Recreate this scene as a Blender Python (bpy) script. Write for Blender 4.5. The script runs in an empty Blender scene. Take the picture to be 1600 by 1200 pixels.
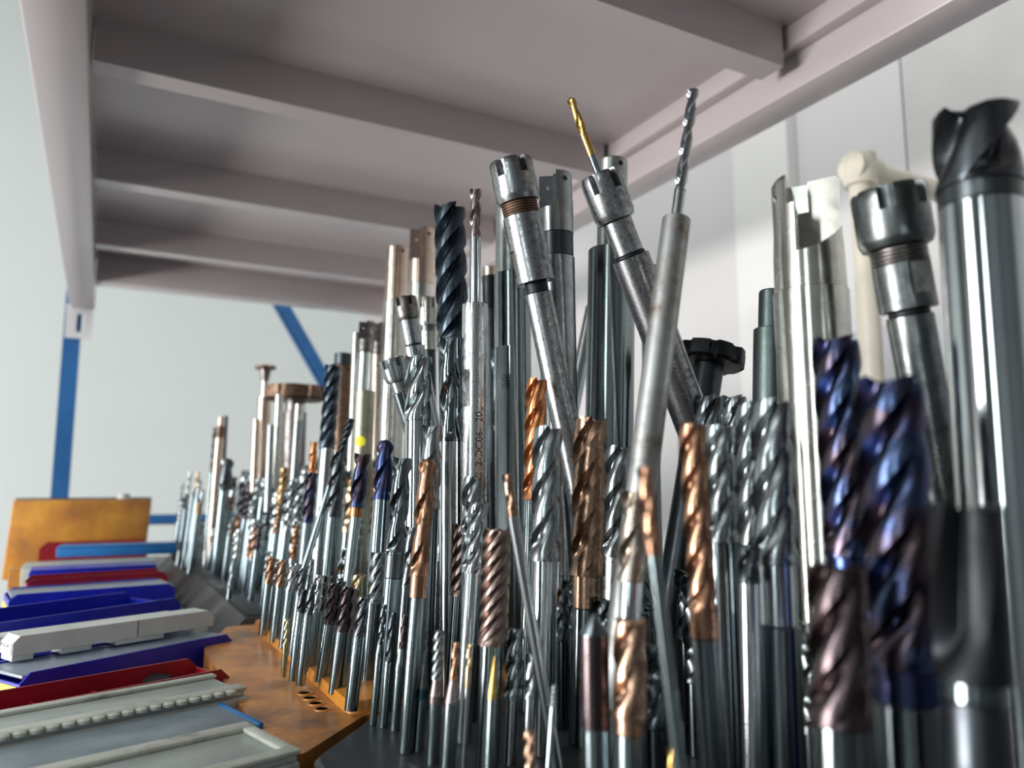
import bpy, bmesh, math, random
import numpy as np
from mathutils import Vector, Matrix, Quaternion
from math import pi, sin, cos, tan, radians

scene = bpy.context.scene
COL = scene.collection
CZ = 1.25                      # height of the lens above the room floor; tables below are relative to it

# ------------------------------------------------------------------ camera, light, exposure
cam_d = bpy.data.cameras.new('camera')
cam = bpy.data.objects.new('camera', cam_d); COL.objects.link(cam)
cam.location = (0, 0, CZ)
cam.rotation_euler = (radians(90 + 7.454), 0, radians(-28.06))
cam_d.sensor_width = 36.0
cam_d.lens = 27.0
cam_d.clip_start = 0.01
cam_d.dof.use_dof = True
cam_d.dof.focus_distance = 0.44
cam_d.dof.aperture_fstop = 7.0
scene.camera = cam

w = bpy.data.worlds.new('world'); scene.world = w
w.use_nodes = True
w.node_tree.nodes['Background'].inputs[0].default_value = (0.75, 0.82, 0.9, 1)
w.node_tree.nodes['Background'].inputs[1].default_value = 0.6

def area(name, loc, target, sx, sy, power, col):
    l = bpy.data.lights.new(name, 'AREA'); l.shape = 'RECTANGLE'; l.size = sx; l.size_y = sy
    l.energy = power; l.color = col
    o = bpy.data.objects.new(name, l); COL.objects.link(o); o.location = loc
    o.rotation_euler = (Vector(target) - Vector(loc)).to_track_quat('-Z', 'Y').to_euler()
    return o
# daylight entering by the long low window in the wall opposite the rack
area('window_daylight', (-3.28, -1.9, 1.80), (0, -1.9, 1.80), 0.45, 1.6, 40, (0.90, 0.99, 1.0))
area('window_daylight', (-3.28, 0.40, 1.72), (0, 0.40, 1.72), 1.0, 1.55, 95, (0.97, 0.98, 0.98))
# lower pane, lit brightest: added to light the upper shelf's underside from below
area('window_daylight', (-3.28, 1.05, 0.66), (0, 1.05, 0.66), 1.3, 0.44, 165, (1.0, 0.955, 0.94))
# unseen fill lights under the ceiling, added to brighten the walls
area('ceiling_fill', (-1.2, 0.6, 2.84), (-1.2, 0.6, 0), 0.3, 1.5, 14, (0.95, 1.0, 0.99))
area('ceiling_fill', (0.95, 0.6, 2.84), (0.95, 0.6, 0), 0.2, 2.0, 6.5, (1.0, 1.0, 0.98))

scene.view_settings.view_transform = 'Standard'
scene.view_settings.look = 'None'
scene.view_settings.exposure = 0.0
scene.view_settings.gamma = 1.0
scene.view_settings.use_curve_mapping = False
scene.cycles.use_denoising = True
scene.cycles.max_bounces = 8

# ------------------------------------------------------------------ materials
MAT = {}
def _nodes(name):
    m = bpy.data.materials.new(name); m.use_nodes = True
    nt = m.node_tree; b = nt.nodes['Principled BSDF']
    MAT[name] = m
    return m, nt, b
def _noise(nt, scale, detail=4, rough=0.6, stretch=None):
    tc = nt.nodes.new('ShaderNodeTexCoord'); mp = nt.nodes.new('ShaderNodeMapping')
    n = nt.nodes.new('ShaderNodeTexNoise')
    nt.links.new(tc.outputs['Object'], mp.inputs[0]); nt.links.new(mp.outputs[0], n.inputs['Vector'])
    if stretch: mp.inputs['Scale'].default_value = stretch
    n.inputs['Scale'].default_value = scale; n.inputs['Detail'].default_value = detail
    n.inputs['Roughness'].default_value = rough
    return n
def _ramp(nt, src, stops):
    r = nt.nodes.new('ShaderNodeValToRGB')
    e = r.color_ramp.elements
    while len(e) < len(stops): e.new(0.5)
    for el, (p, c) in zip(e, stops):
        el.position = p; el.color = (c[0], c[1], c[2], 1) if isinstance(c, (tuple, list)) else (c, c, c, 1)
    nt.links.new(src, r.inputs[0])
    return r
def _bump(nt, b, src, strength, dist=0.0003):
    bp = nt.nodes.new('ShaderNodeBump'); bp.inputs['Strength'].default_value = strength
    bp.inputs['Distance'].default_value = dist
    nt.links.new(src, bp.inputs['Height']); nt.links.new(bp.outputs[0], b.inputs['Normal'])

def metal(name, col, rough, col2=None, scale=130, rv=0.08, bump=0.0, stretch=None, stops=None, metallic=1.0, aniso=0.0):
    m, nt, b = _nodes(name)
    b.inputs['Metallic'].default_value = metallic
    n = _noise(nt, scale, 5, 0.65, stretch)
    if stops: r = _ramp(nt, n.outputs[0], stops)
    else:
        c2 = col2 or tuple(c * 0.72 for c in col)
        r = _ramp(nt, n.outputs[0], [(0.32, c2), (0.62, col)])
    nt.links.new(r.outputs[0], b.inputs['Base Color'])
    rr = _ramp(nt, n.outputs[0], [(0.3, min(1, rough + rv)), (0.7, max(0.03, rough - rv * 0.5))])
    nt.links.new(rr.outputs[0], b.inputs['Roughness'])
    if bump: _bump(nt, b, n.outputs[0], bump)
    if aniso:          # turned surface: fine grooves around the axis draw highlights out along it
        tg = nt.nodes.new('ShaderNodeTangent'); tg.direction_type = 'RADIAL'; tg.axis = 'Z'
        nt.links.new(tg.outputs[0], b.inputs['Tangent'])
        b.inputs['Anisotropic'].default_value = aniso; b.inputs['Anisotropic Rotation'].default_value = 0.25
    return m
LONG = (1, 1, 0.12)
ROUND = (0.15, 0.15, 6)
metal('steel', (0.27, 0.335, 0.35), 0.16, (0.235, 0.29, 0.305), stretch=LONG, scale=160, rv=0.03, aniso=0.75)
metal('bright', (0.48, 0.52, 0.53), 0.14, (0.41, 0.45, 0.46), stretch=LONG, scale=160, rv=0.03, aniso=0.75)
metal('silver', (0.60, 0.60, 0.55), 0.22, (0.46, 0.46, 0.42), scale=90, bump=0.03, aniso=0.75)
metal('greysteel', (0.36, 0.39, 0.40), 0.28, scale=150, aniso=0.75)
metal('darksteel', (0.16, 0.19, 0.205), 0.17, (0.13, 0.155, 0.165), stretch=LONG, scale=160, rv=0.03, aniso=0.75)
metal('turned', (0.27, 0.315, 0.32), 0.21, (0.235, 0.275, 0.28), stretch=ROUND, scale=120, rv=0.02, aniso=0.75)
metal('greygreen', (0.42, 0.46, 0.44), 0.42, scale=110, aniso=0.75)
metal('greenblack', (0.10, 0.13, 0.125), 0.38, scale=160, bump=0.1)
metal('mattgrey', (0.42, 0.44, 0.43), 0.46, scale=48, bump=0.12, stops=[(0.34, (0.13, 0.085, 0.06)), (0.42, (0.25, 0.24, 0.22)), (0.52, (0.32, 0.335, 0.33)), (0.7, (0.36, 0.38, 0.375))])
metal('worn', (0.5, 0.5, 0.5), 0.27, scale=330, rv=0.15, bump=0.15, stops=[(0.30, (0.07, 0.07, 0.072)), (0.42, (0.20, 0.21, 0.215)), (0.70, (0.34, 0.355, 0.365))])
metal('worn2', (0.5, 0.5, 0.5), 0.25, scale=300, rv=0.15, bump=0.15, stops=[(0.30, (0.07, 0.06, 0.058)), (0.46, (0.18, 0.185, 0.19)), (0.72, (0.31, 0.325, 0.335))])
metal('worn3', (0.5, 0.5, 0.5), 0.24, scale=140, rv=0.15, bump=0.2, stops=[(0.27, (0.10, 0.10, 0.11)), (0.36, (0.44, 0.46, 0.46)), (0.7, (0.58, 0.60, 0.60))])
metal('blackworn', (0.15, 0.16, 0.16), 0.3, (0.06, 0.07, 0.07), scale=120, rv=0.12)
metal('darkworn', (0.20, 0.19, 0.18), 0.34, (0.07, 0.06, 0.06), scale=150, rv=0.1)
metal('black', (0.03, 0.033, 0.036), 0.45, scale=100)
metal('black2', (0.07, 0.08, 0.088), 0.33, scale=100)
metal('inkblack', (0.085, 0.11, 0.135), 0.27, scale=100)
metal('dark', (0.11, 0.125, 0.135), 0.25, scale=150)
metal('dark2', (0.11, 0.125, 0.13), 0.28, scale=150)
metal('grey', (0.29, 0.32, 0.325), 0.24, (0.18, 0.20, 0.21), scale=160)
metal('copper', (0.36, 0.20, 0.125), 0.24, (0.23, 0.125, 0.08), scale=120)
metal('orange', (0.58, 0.25, 0.10), 0.27, (0.36, 0.14, 0.07), scale=120)
metal('bronze', (0.36, 0.23, 0.155), 0.25, (0.22, 0.145, 0.105), scale=120)
metal('tan', (0.44, 0.35, 0.26), 0.26, (0.26, 0.24, 0.23), scale=90)
metal('brown', (0.28, 0.21, 0.18), 0.29, (0.16, 0.12, 0.11), scale=140)
metal('plum', (0.085, 0.065, 0.069), 0.25, (0.06, 0.047, 0.049), scale=120)
metal('plum2', (0.30, 0.24, 0.24), 0.27, scale=120)
metal('gold', (0.62, 0.42, 0.13), 0.27, (0.42, 0.27, 0.08), scale=120)
metal('gold2', (0.56, 0.42, 0.25), 0.27, scale=120)
metal('goldpale', (0.50, 0.45, 0.27), 0.25, (0.30, 0.27, 0.16), scale=120)
metal('champ', (0.60, 0.49, 0.40), 0.27, (0.50, 0.40, 0.32), scale=60, aniso=0.75)
metal('rust', (0.20, 0.13, 0.09), 0.5, (0.09, 0.06, 0.045), scale=160, bump=0.3)
metal('olive', (0.40, 0.38, 0.29), 0.36, scale=80)
metal('teal', (0.05, 0.13, 0.16), 0.26, scale=80)
metal('blue', (0.1, 0.2, 0.5), 0.24, scale=42, stops=[(0.30, (0.05, 0.042, 0.045)), (0.42, (0.075, 0.055, 0.065)), (0.52, (0.04, 0.052, 0.11)), (0.62, (0.075, 0.115, 0.20)), (0.76, (0.18, 0.21, 0.24))])
metal('bluedark', (0.03, 0.05, 0.14), 0.27, (0.045, 0.04, 0.07), scale=40)
metal('insert', (0.10, 0.11, 0.115), 0.42, scale=200)

def plastic(name, col, rough=0.4, col2=None, scale=40, bump=0.0, stops=None, coat=0.0, trans=0.0, alpha=1.0, stretch=None):
    m, nt, b = _nodes(name)
    n = _noise(nt, scale, 5, 0.6, stretch)
    r = _ramp(nt, n.outputs[0], stops or [(0.35, col2 or tuple(c * 0.82 for c in col)), (0.62, col)])
    nt.links.new(r.outputs[0], b.inputs['Base Color'])
    b.inputs['Roughness'].default_value = rough
    if coat: b.inputs['Coat Weight'].default_value = coat
    if trans: b.inputs['Transmission Weight'].default_value = trans
    if alpha < 1: b.inputs['Alpha'].default_value = alpha
    if bump: _bump(nt, b, n.outputs[0], bump, 0.0006)
    return m
plastic('shelf_paint', (0.47, 0.425, 0.428), 0.28, (0.455, 0.41, 0.413), scale=6)
MAT['shelf_paint'].node_tree.nodes['Principled BSDF'].inputs['Metallic'].default_value = 0.2
plastic('shelf_dark', (0.17, 0.165, 0.165), 0.45, (0.11, 0.105, 0.10), scale=12)  # lower panel colour darkened to cut light bounced onto the upper shelf
plastic('shop_wall', (0.16, 0.17, 0.18), 0.6, scale=2)
plastic('post_paint', (0.60, 0.60, 0.61), 0.4, scale=8)
plastic('blue_paint', (0.02, 0.115, 0.31), 0.38, scale=10)
plastic('wall_paint', (0.58, 0.575, 0.575), 0.6, (0.57, 0.565, 0.565), scale=2)
plastic('wall_end_paint', (0.575, 0.625, 0.61), 0.6, (0.56, 0.61, 0.595), scale=2)
plastic('wall_white', (0.68, 0.68, 0.665), 0.5, (0.67, 0.67, 0.655), scale=2)
plastic('wall_grey', (0.60, 0.59, 0.58), 0.6, scale=2)
plastic('dado_paint', (0.52, 0.53, 0.55), 0.6, scale=2)
plastic('floor_paint', (0.06, 0.065, 0.065), 0.45, scale=3)
plastic('ceiling_paint', (0.40, 0.40, 0.40), 0.7, scale=2)
plastic('pipe_cream', (0.74, 0.70, 0.58), 0.4, scale=10)
plastic('orange_plastic', (0.62, 0.245, 0.045), 0.34, scale=26, stops=[(0.33, (0.16, 0.075, 0.035)), (0.47, (0.44, 0.175, 0.04)), (0.60, (0.64, 0.26, 0.05))], bump=0.05)
plastic('orange_clean', (0.72, 0.30, 0.035), 0.32, (0.60, 0.22, 0.03), scale=30)
plastic('orange_case', (0.66, 0.31, 0.045), 0.35, scale=14, stops=[(0.28, (0.25, 0.11, 0.05)), (0.45, (0.50, 0.21, 0.04)), (0.62, (0.68, 0.33, 0.05))])
plastic('black_plastic', (0.035, 0.038, 0.042), 0.45, scale=55, stops=[(0.40, (0.012, 0.013, 0.015)), (0.66, (0.028, 0.030, 0.033)), (0.73, (0.10, 0.10, 0.10))], stretch=(1, 0.35, 1))
def _scuffs(name):
    nt = MAT[name].node_tree; b = nt.nodes['Principled BSDF']
    base = b.inputs['Base Color'].links[0].from_socket
    n1 = _noise(nt, 26, 1.5, 0.4, (1, 0.45, 1)); n2 = _noise(nt, 34, 2, 0.5)
    r1 = _ramp(nt, n1.outputs[0], [(0.478, 0.0), (0.50, 1.0), (0.522, 0.0)])
    r2 = _ramp(nt, n2.outputs[0], [(0.55, 0.0), (0.60, 0.8)])
    mu = nt.nodes.new('ShaderNodeMath'); mu.operation = 'MULTIPLY'
    nt.links.new(r1.outputs[0], mu.inputs[0]); nt.links.new(r2.outputs[0], mu.inputs[1])
    mx = nt.nodes.new('ShaderNodeMix'); mx.data_type = 'RGBA'
    nt.links.new(mu.outputs[0], mx.inputs['Factor']); nt.links.new(base, mx.inputs['A'])
    mx.inputs['B'].default_value = (0.22, 0.22, 0.215, 1)
    nt.links.new(mx.outputs['Result'], b.inputs['Base Color'])
_scuffs('black_plastic')
plastic('grey_plastic', (0.12, 0.12, 0.115), 0.55, scale=35, stops=[(0.35, (0.035, 0.035, 0.036)), (0.65, (0.075, 0.074, 0.070))])
plastic('hole_dark', (0.01, 0.008, 0.006), 0.8)
plastic('red_plastic', (0.36, 0.012, 0.025), 0.36, (0.27, 0.010, 0.02), scale=30)
plastic('blue_plastic', (0.010, 0.022, 0.48), 0.34, (0.008, 0.016, 0.36), scale=25)
plastic('sky_plastic', (0.015, 0.15, 0.42), 0.36, scale=25)
plastic('white_plastic', (0.66, 0.69, 0.65), 0.42, (0.55, 0.58, 0.54), scale=30)
plastic('ivory_plastic', (0.56, 0.57, 0.48), 0.42, scale=60, stops=[(0.27, (0.05, 0.05, 0.045)), (0.33, (0.34, 0.34, 0.29)), (0.46, (0.50, 0.52, 0.45)), (0.68, (0.60, 0.62, 0.54))])
plastic('lid_clear', (0.62, 0.68, 0.64), 0.3, (0.50, 0.56, 0.53), scale=35, alpha=0.72)
plastic('lid_blue', (0.34, 0.42, 0.46), 0.32, (0.24, 0.30, 0.34), scale=45, alpha=0.8)
plastic('lid_pale', (0.55, 0.64, 0.72), 0.25, scale=30, alpha=0.5)
plastic('yellow_label', (0.80, 0.60, 0.02), 0.5, scale=30)
plastic('yellow_sticker', (0.80, 0.70, 0.02), 0.5, scale=30)
plastic('paper', (0.82, 0.83, 0.80), 0.6, scale=30)
plastic('ink', (0.02, 0.02, 0.025), 0.6)
plastic('rust_bit', (0.16, 0.06, 0.025), 0.7, scale=120)

# ------------------------------------------------------------------ mesh helpers
def tag(o, label=None, cat=None, group=None, kind=None):
    if label: o['label'] = label
    if cat: o['category'] = cat
    if group: o['group'] = group
    if kind: o['kind'] = kind
    return o
def empty(name, loc, quat=None, label=None, cat=None, group=None):
    o = bpy.data.objects.new(name, None); COL.objects.link(o)
    o.empty_display_size = 0.01
    o.location = loc
    if quat is not None:
        o.rotation_mode = 'QUATERNION'; o.rotation_quaternion = quat
    return tag(o, label, cat, group)
def link(name, me, mat, parent=None, loc=None, rotz=None):
    o = bpy.data.objects.new(name, me); COL.objects.link(o)
    if mat and not me.materials: me.materials.append(MAT[mat])
    if parent: o.parent = parent
    if loc is not None: o.location = loc
    if rotz is not None: o.rotation_euler = (0, 0, rotz)
    return o
def finish(me, angle=35):
    me.validate()
    me.shade_smooth()
    me.set_sharp_from_angle(angle=radians(angle))
    me.update()
    return me
def mesh_from(name, v, f, angle=35):
    me = bpy.data.meshes.new(name); me.from_pydata([tuple(p) for p in v], [], f)
    return finish(me, angle)
def from_bm(name, bm, angle=35):
    bmesh.ops.recalc_face_normals(bm, faces=bm.faces)
    me = bpy.data.meshes.new(name); bm.to_mesh(me); bm.free()
    return finish(me, angle)
def bm_box(bm, x0, x1, y0, y1, z0, z1, bevel=0.0, seg=2):
    r = bmesh.ops.create_cube(bm, size=1.0)
    vs = r['verts']
    bmesh.ops.scale(bm, vec=(x1 - x0, y1 - y0, z1 - z0), verts=vs)
    bmesh.ops.translate(bm, vec=((x0 + x1) / 2, (y0 + y1) / 2, (z0 + z1) / 2), verts=vs)
    if bevel:
        es = {e for v in vs for e in v.link_edges}
        bmesh.ops.bevel(bm, geom=list(es), offset=bevel, segments=seg, profile=0.5, affect='EDGES')
def box(name, x0, x1, y0, y1, z0, z1, mat, parent=None, bevel=0.0, kind=None):
    bm = bmesh.new(); bm_box(bm, x0, x1, y0, y1, z0, z1, bevel)
    o = link(name, from_bm(name, bm), mat, parent)
    if kind: o['kind'] = kind
    return o
def prism(name, pts, z0, z1, mat, parent=None, bevel=0.0, kind=None, pts_top=None):
    """plan polygon (counter-clockwise) pulled up from z0 to z1"""
    bm = bmesh.new(); pt = pts_top or pts
    a = [bm.verts.new((x, y, z0)) for x, y in pts]; b = [bm.verts.new((x, y, z1)) for x, y in pt]
    n = len(pts)
    bm.faces.new(a[::-1]); bm.faces.new(b)
    for i in range(n): bm.faces.new((a[i], a[(i + 1) % n], b[(i + 1) % n], b[i]))
    if bevel: bmesh.ops.bevel(bm, geom=bm.edges[:], offset=bevel, segments=2, profile=0.5, affect='EDGES')
    o = link(name, from_bm(name, bm), mat, parent)
    if kind: o['kind'] = kind
    return o
def polar(name, zs, rings, cap0=None, cap1=None, zoff=None, angle=35, th0=None, turn=None):
    """stack of closed rings: rings[i] = radii by angle at height zs[i]; cap = centre height"""
    k = len(rings[0]); tb = np.linspace(0, 2 * pi, k, endpoint=False) if th0 is None else th0
    v = []
    for i, (z, r) in enumerate(zip(zs, rings)):
        zz = z + (zoff[i] if zoff is not None and zoff[i] is not None else 0)
        zz = np.broadcast_to(zz, (k,))
        th = tb + (turn[i] if turn is not None else 0.0)
        v.append(np.stack([r * np.cos(th), r * np.sin(th), zz], 1))
    v = np.concatenate(v); n = len(zs); f = []
    for i in range(n - 1):
        a = i * k; b = a + k
        for j in range(k):
            j2 = (j + 1) % k
            f.append((a + j, a + j2, b + j2, b + j))
    v = v.tolist()
    if cap0 is not None:
        v.append((0, 0, cap0)); c = len(v) - 1
        for j in range(k): f.append((c, (j + 1) % k, j))
    if cap1 is not None:
        v.append((0, 0, cap1)); c = len(v) - 1; a = (n - 1) * k
        for j in range(k): f.append((c, a + j, a + (j + 1) % k))
    return mesh_from(name, v, f, angle)
def lathe(name, prof, seg=32, mod=None, angle=35):
    """prof = [(r, z)...] from the bottom up; mod(theta array, z, r) -> radii"""
    th = np.linspace(0, 2 * pi, seg, endpoint=False)
    rings = []; zs = []
    for r, z in prof:
        a = np.full(seg, r)
        if mod is not None: a = mod(th, z, a)
        rings.append(a); zs.append(z)
    return polar(name, zs, rings, zs[0], zs[-1], angle=angle)

# ---- tool segment meshes (metres, local z from 0 at the lower end to L at the upper end)
CACHE = {}
def flute_mesh(L, D, n=4, h=38, tip='flat', core=0.62, rip=0, fine=1):
    key = ('f', round(L, 5), round(D, 5), n, h, tip, core, rip, fine)
    if key in CACHE: return CACHE[key]
    R = D / 2
    # the ring of vertices turns with the helix, so every cutting edge is one clean line
    ts = np.array([0, .06, .13, .22, .30, .39, .48, .55, .62, .68, .74, .79, .84, .87, .90, .93, .96, .985] if fine else [0, .13, .30, .48, .62, .74, .84, .90, .96])
    tt = np.tile(ts, n); th = np.concatenate([(i - ts) * 2 * pi / n for i in range(n)])
    od = np.argsort(th); th = th[od]; tt = tt[od]; k = len(th)
    nz = int(min(64, max(30 if fine else 14, L / D * (11 if fine else 7))))
    tw = tan(radians(h + (4 if h > 20 else 0))) / R
    run = min(0.75 * D, 0.35 * L)
    def prof(t):
        x = np.array([0, 0.13, 0.30, 0.48, 0.62, 0.74, 0.84, 0.90, 0.96, 1.0])
        c = core - 0.12
        y = np.array([1.0, 0.988, 0.968, 0.94 - 0.08 * (1 - c), 0.915 - 0.38 * (1 - c), c + 0.32 * (1 - c), c, c + 0.10 * (1 - c), c + 0.50 * (1 - c), 1.0])
        g = np.linspace(0, 1, 401); v = np.interp(g, x, y)
        v = np.concatenate([np.full(40, v[0]) + (v[0] - v[1:41][::-1]), v, np.full(40, v[-1]) * 2 - v[-41:-1][::-1]])
        for _ in range(2): v = np.convolve(np.pad(v, 16, mode='edge'), np.ones(33) / 33, mode='valid')
        v = v[40:-40] + np.interp(g, [0, 1], [1 - v[40], 1 - v[-41]])
        return np.interp(t, g, v)
    ztop = L
    tl = {'flat': 0, 'gash': 0, 'ball': R, 'drill': 0.32 * D}[tip]
    zs = list(np.linspace(0, L - tl, nz))
    if tl: zs += [L - tl + tl * u for u in ((0.3, 0.55, 0.75, 0.9, 0.98) if tip == 'ball' else (0.33, 0.66, 0.97))]
    rings = []; zoff = []; turn = []
    t = tt; p = prof(t)
    for z in zs:
        s = min(1.0, z / run); s = s * s * (3 - 2 * s)
        r = R * (1 - s * (1 - p))
        if rip: r = r * (1 - 0.045 * s * (0.5 + 0.5 * np.sin(z * 2 * pi / (0.16 * D))) * (t < 0.4))
        if tl and z > L - tl:
            u = (z - (L - tl)) / tl
            r = r * (math.sqrt(max(0.0, 1 - u * u)) if tip == 'ball' else (1 - u))
        rings.append(r); zoff.append(None); turn.append(tw * (z - L))
    if tip in ('flat', 'gash'):
        amp = 0.14 if tip == 'flat' else 0.20
        dz = -amp * D * np.interp(t, [0, 0.3, 0.7, 0.88, 1.0], [0, 0.25, 0.9, 1.0, 0.0])
        zoff[-1] = dz
        # inner rings make the hollow end face with its gashes
        rings.append(rings[-1] * 0.62); zs.append(L); turn.append(0); zoff.append(dz * 0.75 - 0.05 * D)
        rings.append(rings[-1] * 0.35); zs.append(L); turn.append(0); zoff.append(dz * 0.3 - 0.12 * D)
        me = polar('cutting_head', zs, rings, 0, L - 0.14 * D - amp * 0.3 * D, zoff, 28, th, turn)
    else:
        me = polar('cutting_head', zs, rings, 0, L, zoff, 28, th, turn)
    CACHE[key] = me
    return me
def cyl_mesh(L, D, flat=0, seg=28, az=0.0):
    key = ('c', round(L, 5), round(D, 5), flat, seg)
    if key in CACHE: return CACHE[key]
    R = D / 2; c = min(0.03 * D, 0.0004, 0.2 * L)
    if not flat:
        me = lathe('shank', [(R - c, 0), (R, c), (R, L - c), (R - c, L)], seg)
    else:
        # a milled flat (weld-on clamp seat) on one side
        a0, z0, z1, dep = {1: (az + 1.0, L * 0.30, L * 1.0, 0.22), 2: (az - 1.35, L * 0.12, L * 0.50, 0.13),
                           3: (az - 0.75, 0.05, L * 0.80, 0.12), 4: (az - 0.95, L - 0.062 if L > .08 else L * .3, L - 0.040 if L > .08 else L * .6, 0.2)}[flat]
        z0 = max(0.001, z0); z1 = min(L - c * 1.5, z1)
        seg = 64
        def mod(th, z, a):
            if z0 <= z <= z1:
                d = np.cos(th - a0); lim = R * (1 - dep)
                return np.where(a * d > lim, lim / np.maximum(d, 0.3), a)
            return a
        me = lathe('shank', [(R - c, 0), (R, min(c, z0 * .5)), (R, z0 - 1e-5), (R, z0), (R, z1), (R, z1 + 1e-5), (R, L - c), (R - c, L)], seg, mod)
    CACHE[key] = me
    return me
def cone_mesh(L, D0, D1):
    return lathe('taper', [(D1 / 2, 0), (D1 / 2, L * 0.06), (D0 / 2, L * 0.97), (D0 * 0.4, L)], 28)
def nut_mesh(L, D, slots=6):
    R = D / 2; seg = 144
    def mod(th, z, a):
        if z > L * 0.60:
            t = ((th * slots / (2 * pi)) % 1.0)
            return np.where(np.abs(t - 0.5) < 0.19, np.minimum(a, R * 0.66), a)
        return a
    pr = [(R * 0.80, 0), (R * 0.90, L * 0.02), (R * 0.97, L * 0.12), (R * 0.985, L * 0.16), (R * 0.99, L * 0.599), (R * 0.99, L * 0.602),
          (R * 1.0, L * 0.80), (R * 0.985, L * 0.93), (R * 0.93, L * 0.99), (R * 0.86, L), (R * 0.62, L), (R * 0.56, L * 0.93), (R * 0.50, L * 0.86), (R * 0.30, L * 0.86), (R * 0.29, L * 0.70)]
    return lathe('nut', pr, seg, mod, angle=30)
def thread_mesh(L, D):
    R = D / 2; n = max(4, int(L / 0.0013)); pr = []
    for i in range(n):
        z = L * i / n
        pr += [(R * 0.93, z), (R, z + L / n * 0.35), (R, z + L / n * 0.6), (R * 0.93, z + L / n * 0.95)]
    pr.append((R * 0.9, L))
    return lathe('thread', pr, 28)
def disc_mesh(L, D, teeth=8):
    R = D / 2; seg = 96
    def mod(th, z, a):
        t = (th * teeth / (2 * pi)) % 1.0
        up = z > L * 0.5
        return np.where((t < 0.28), a * (0.86 if up else 0.90), a * (1.0 - 0.06 * t))
    return lathe('toothed_disc', [(R * 0.5, 0), (R * 0.9, 0.0), (R, L * 0.15), (R, L * 0.49), (R, L * 0.51), (R * 0.99, L * 0.95), (R * 0.9, L), (R * 0.3, L)], seg, mod, angle=25)
def boolean(me, cutter_bm, name):
    a = bpy.data.objects.new('cut_a', me); COL.objects.link(a)
    bmesh.ops.recalc_face_normals(cutter_bm, faces=cutter_bm.faces)
    cm = bpy.data.meshes.new('cut_b'); cutter_bm.to_mesh(cm); cutter_bm.free()
    b = bpy.data.objects.new('cut_b', cm); COL.objects.link(b)
    md = a.modifiers.new('cut', 'BOOLEAN'); md.object = b; md.operation = 'DIFFERENCE'; md.solver = 'EXACT'
    dg = bpy.context.evaluated_depsgraph_get(); dg.update()
    out = bpy.data.meshes.new_from_object(a.evaluated_get(dg))
    bpy.data.objects.remove(a); bpy.data.objects.remove(b)
    out.name = name
    return finish(out, 30)
def bm_cyl(bm, p0, p1, r, seg=20):
    p0 = Vector(p0); p1 = Vector(p1); d = p1 - p0
    q = Vector((0, 0, 1)).rotation_difference(d.normalized())
    mt = Matrix.Translation((p0 + p1) / 2) @ q.to_matrix().to_4x4()
    bmesh.ops.create_cone(bm, cap_ends=True, segments=seg, radius1=r, radius2=r, depth=d.length, matrix=mt)
def tube(name, pts, r, mat, parent=None, seg=16):
    bm = bmesh.new()
    for a, b in zip(pts[:-1], pts[1:]): bm_cyl(bm, a, b, r, seg)
    return link(name, from_bm(name, bm), mat, parent)
CAMDIR = radians(28.06)
def towards(loc):
    """plan angle from a point of the shelf back to the aisle where one stands"""
    return math.atan2(-loc[1], -loc[0])
def holed_mesh(L, D, az):
    R = D / 2
    me = lathe('body', [(R, 0), (R, L * 0.5), (R * 0.98, L - R * 0.12), (R * 0.90, L), (R * 0.4, L)], 40)
    bm = bmesh.new(); u = (cos(az + 0.55), sin(az + 0.55))
    bm_cyl(bm, (u[0] * R * 0.2, u[1] * R * 0.2, L - R * 0.50), (u[0] * R * 1.5, u[1] * R * 1.5, L - R * 0.50), R * 0.17)
    return boolean(me, bm, 'body')
def seat_mesh(L, D, az):
    """cutter body with one insert seat milled out and a screw hole through it"""
    R = D / 2
    me = lathe('body', [(R * 1.03, 0), (R * 1.03, L * 0.55), (R, L * 0.56), (R, L - R * 0.1), (R * 0.93, L), (R * 0.3, L)], 48)
    # gullet on the left as one looks from the aisle
    m = Matrix.Rotation(az, 4, 'Z')
    for x0, x1, y0, y1, z0, z1 in ((R * 0.30, R * 1.6, -R * 1.7, R * 0.02, L * 0.40, L * 1.3), (R * -0.05, R * 1.7, -R * 1.75, -R * 0.14, L * 0.62, L * 1.35)):
        bm = bmesh.new(); bm_box(bm, x0, x1, y0, y1, z0, z1)
        bmesh.ops.transform(bm, matrix=m, verts=bm.verts)
        me = boolean(me, bm, 'body')
    bm = bmesh.new(); bm_cyl(bm, m @ Vector((-R * 1.5, -R * 0.45, L * 0.80)), m @ Vector((R * 1.5, -R * 0.45, L * 0.80)), R * 0.14)
    me = boolean(me, bm, 'body')
    bm = bmesh.new(); bm_cyl(bm, m @ Vector((R * 0.3, R * 0.5, L * 0.86)), m @ Vector((R * 1.6, R * 0.62, L * 0.86)), R * 0.15)
    return boolean(me, bm, 'body')
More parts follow.
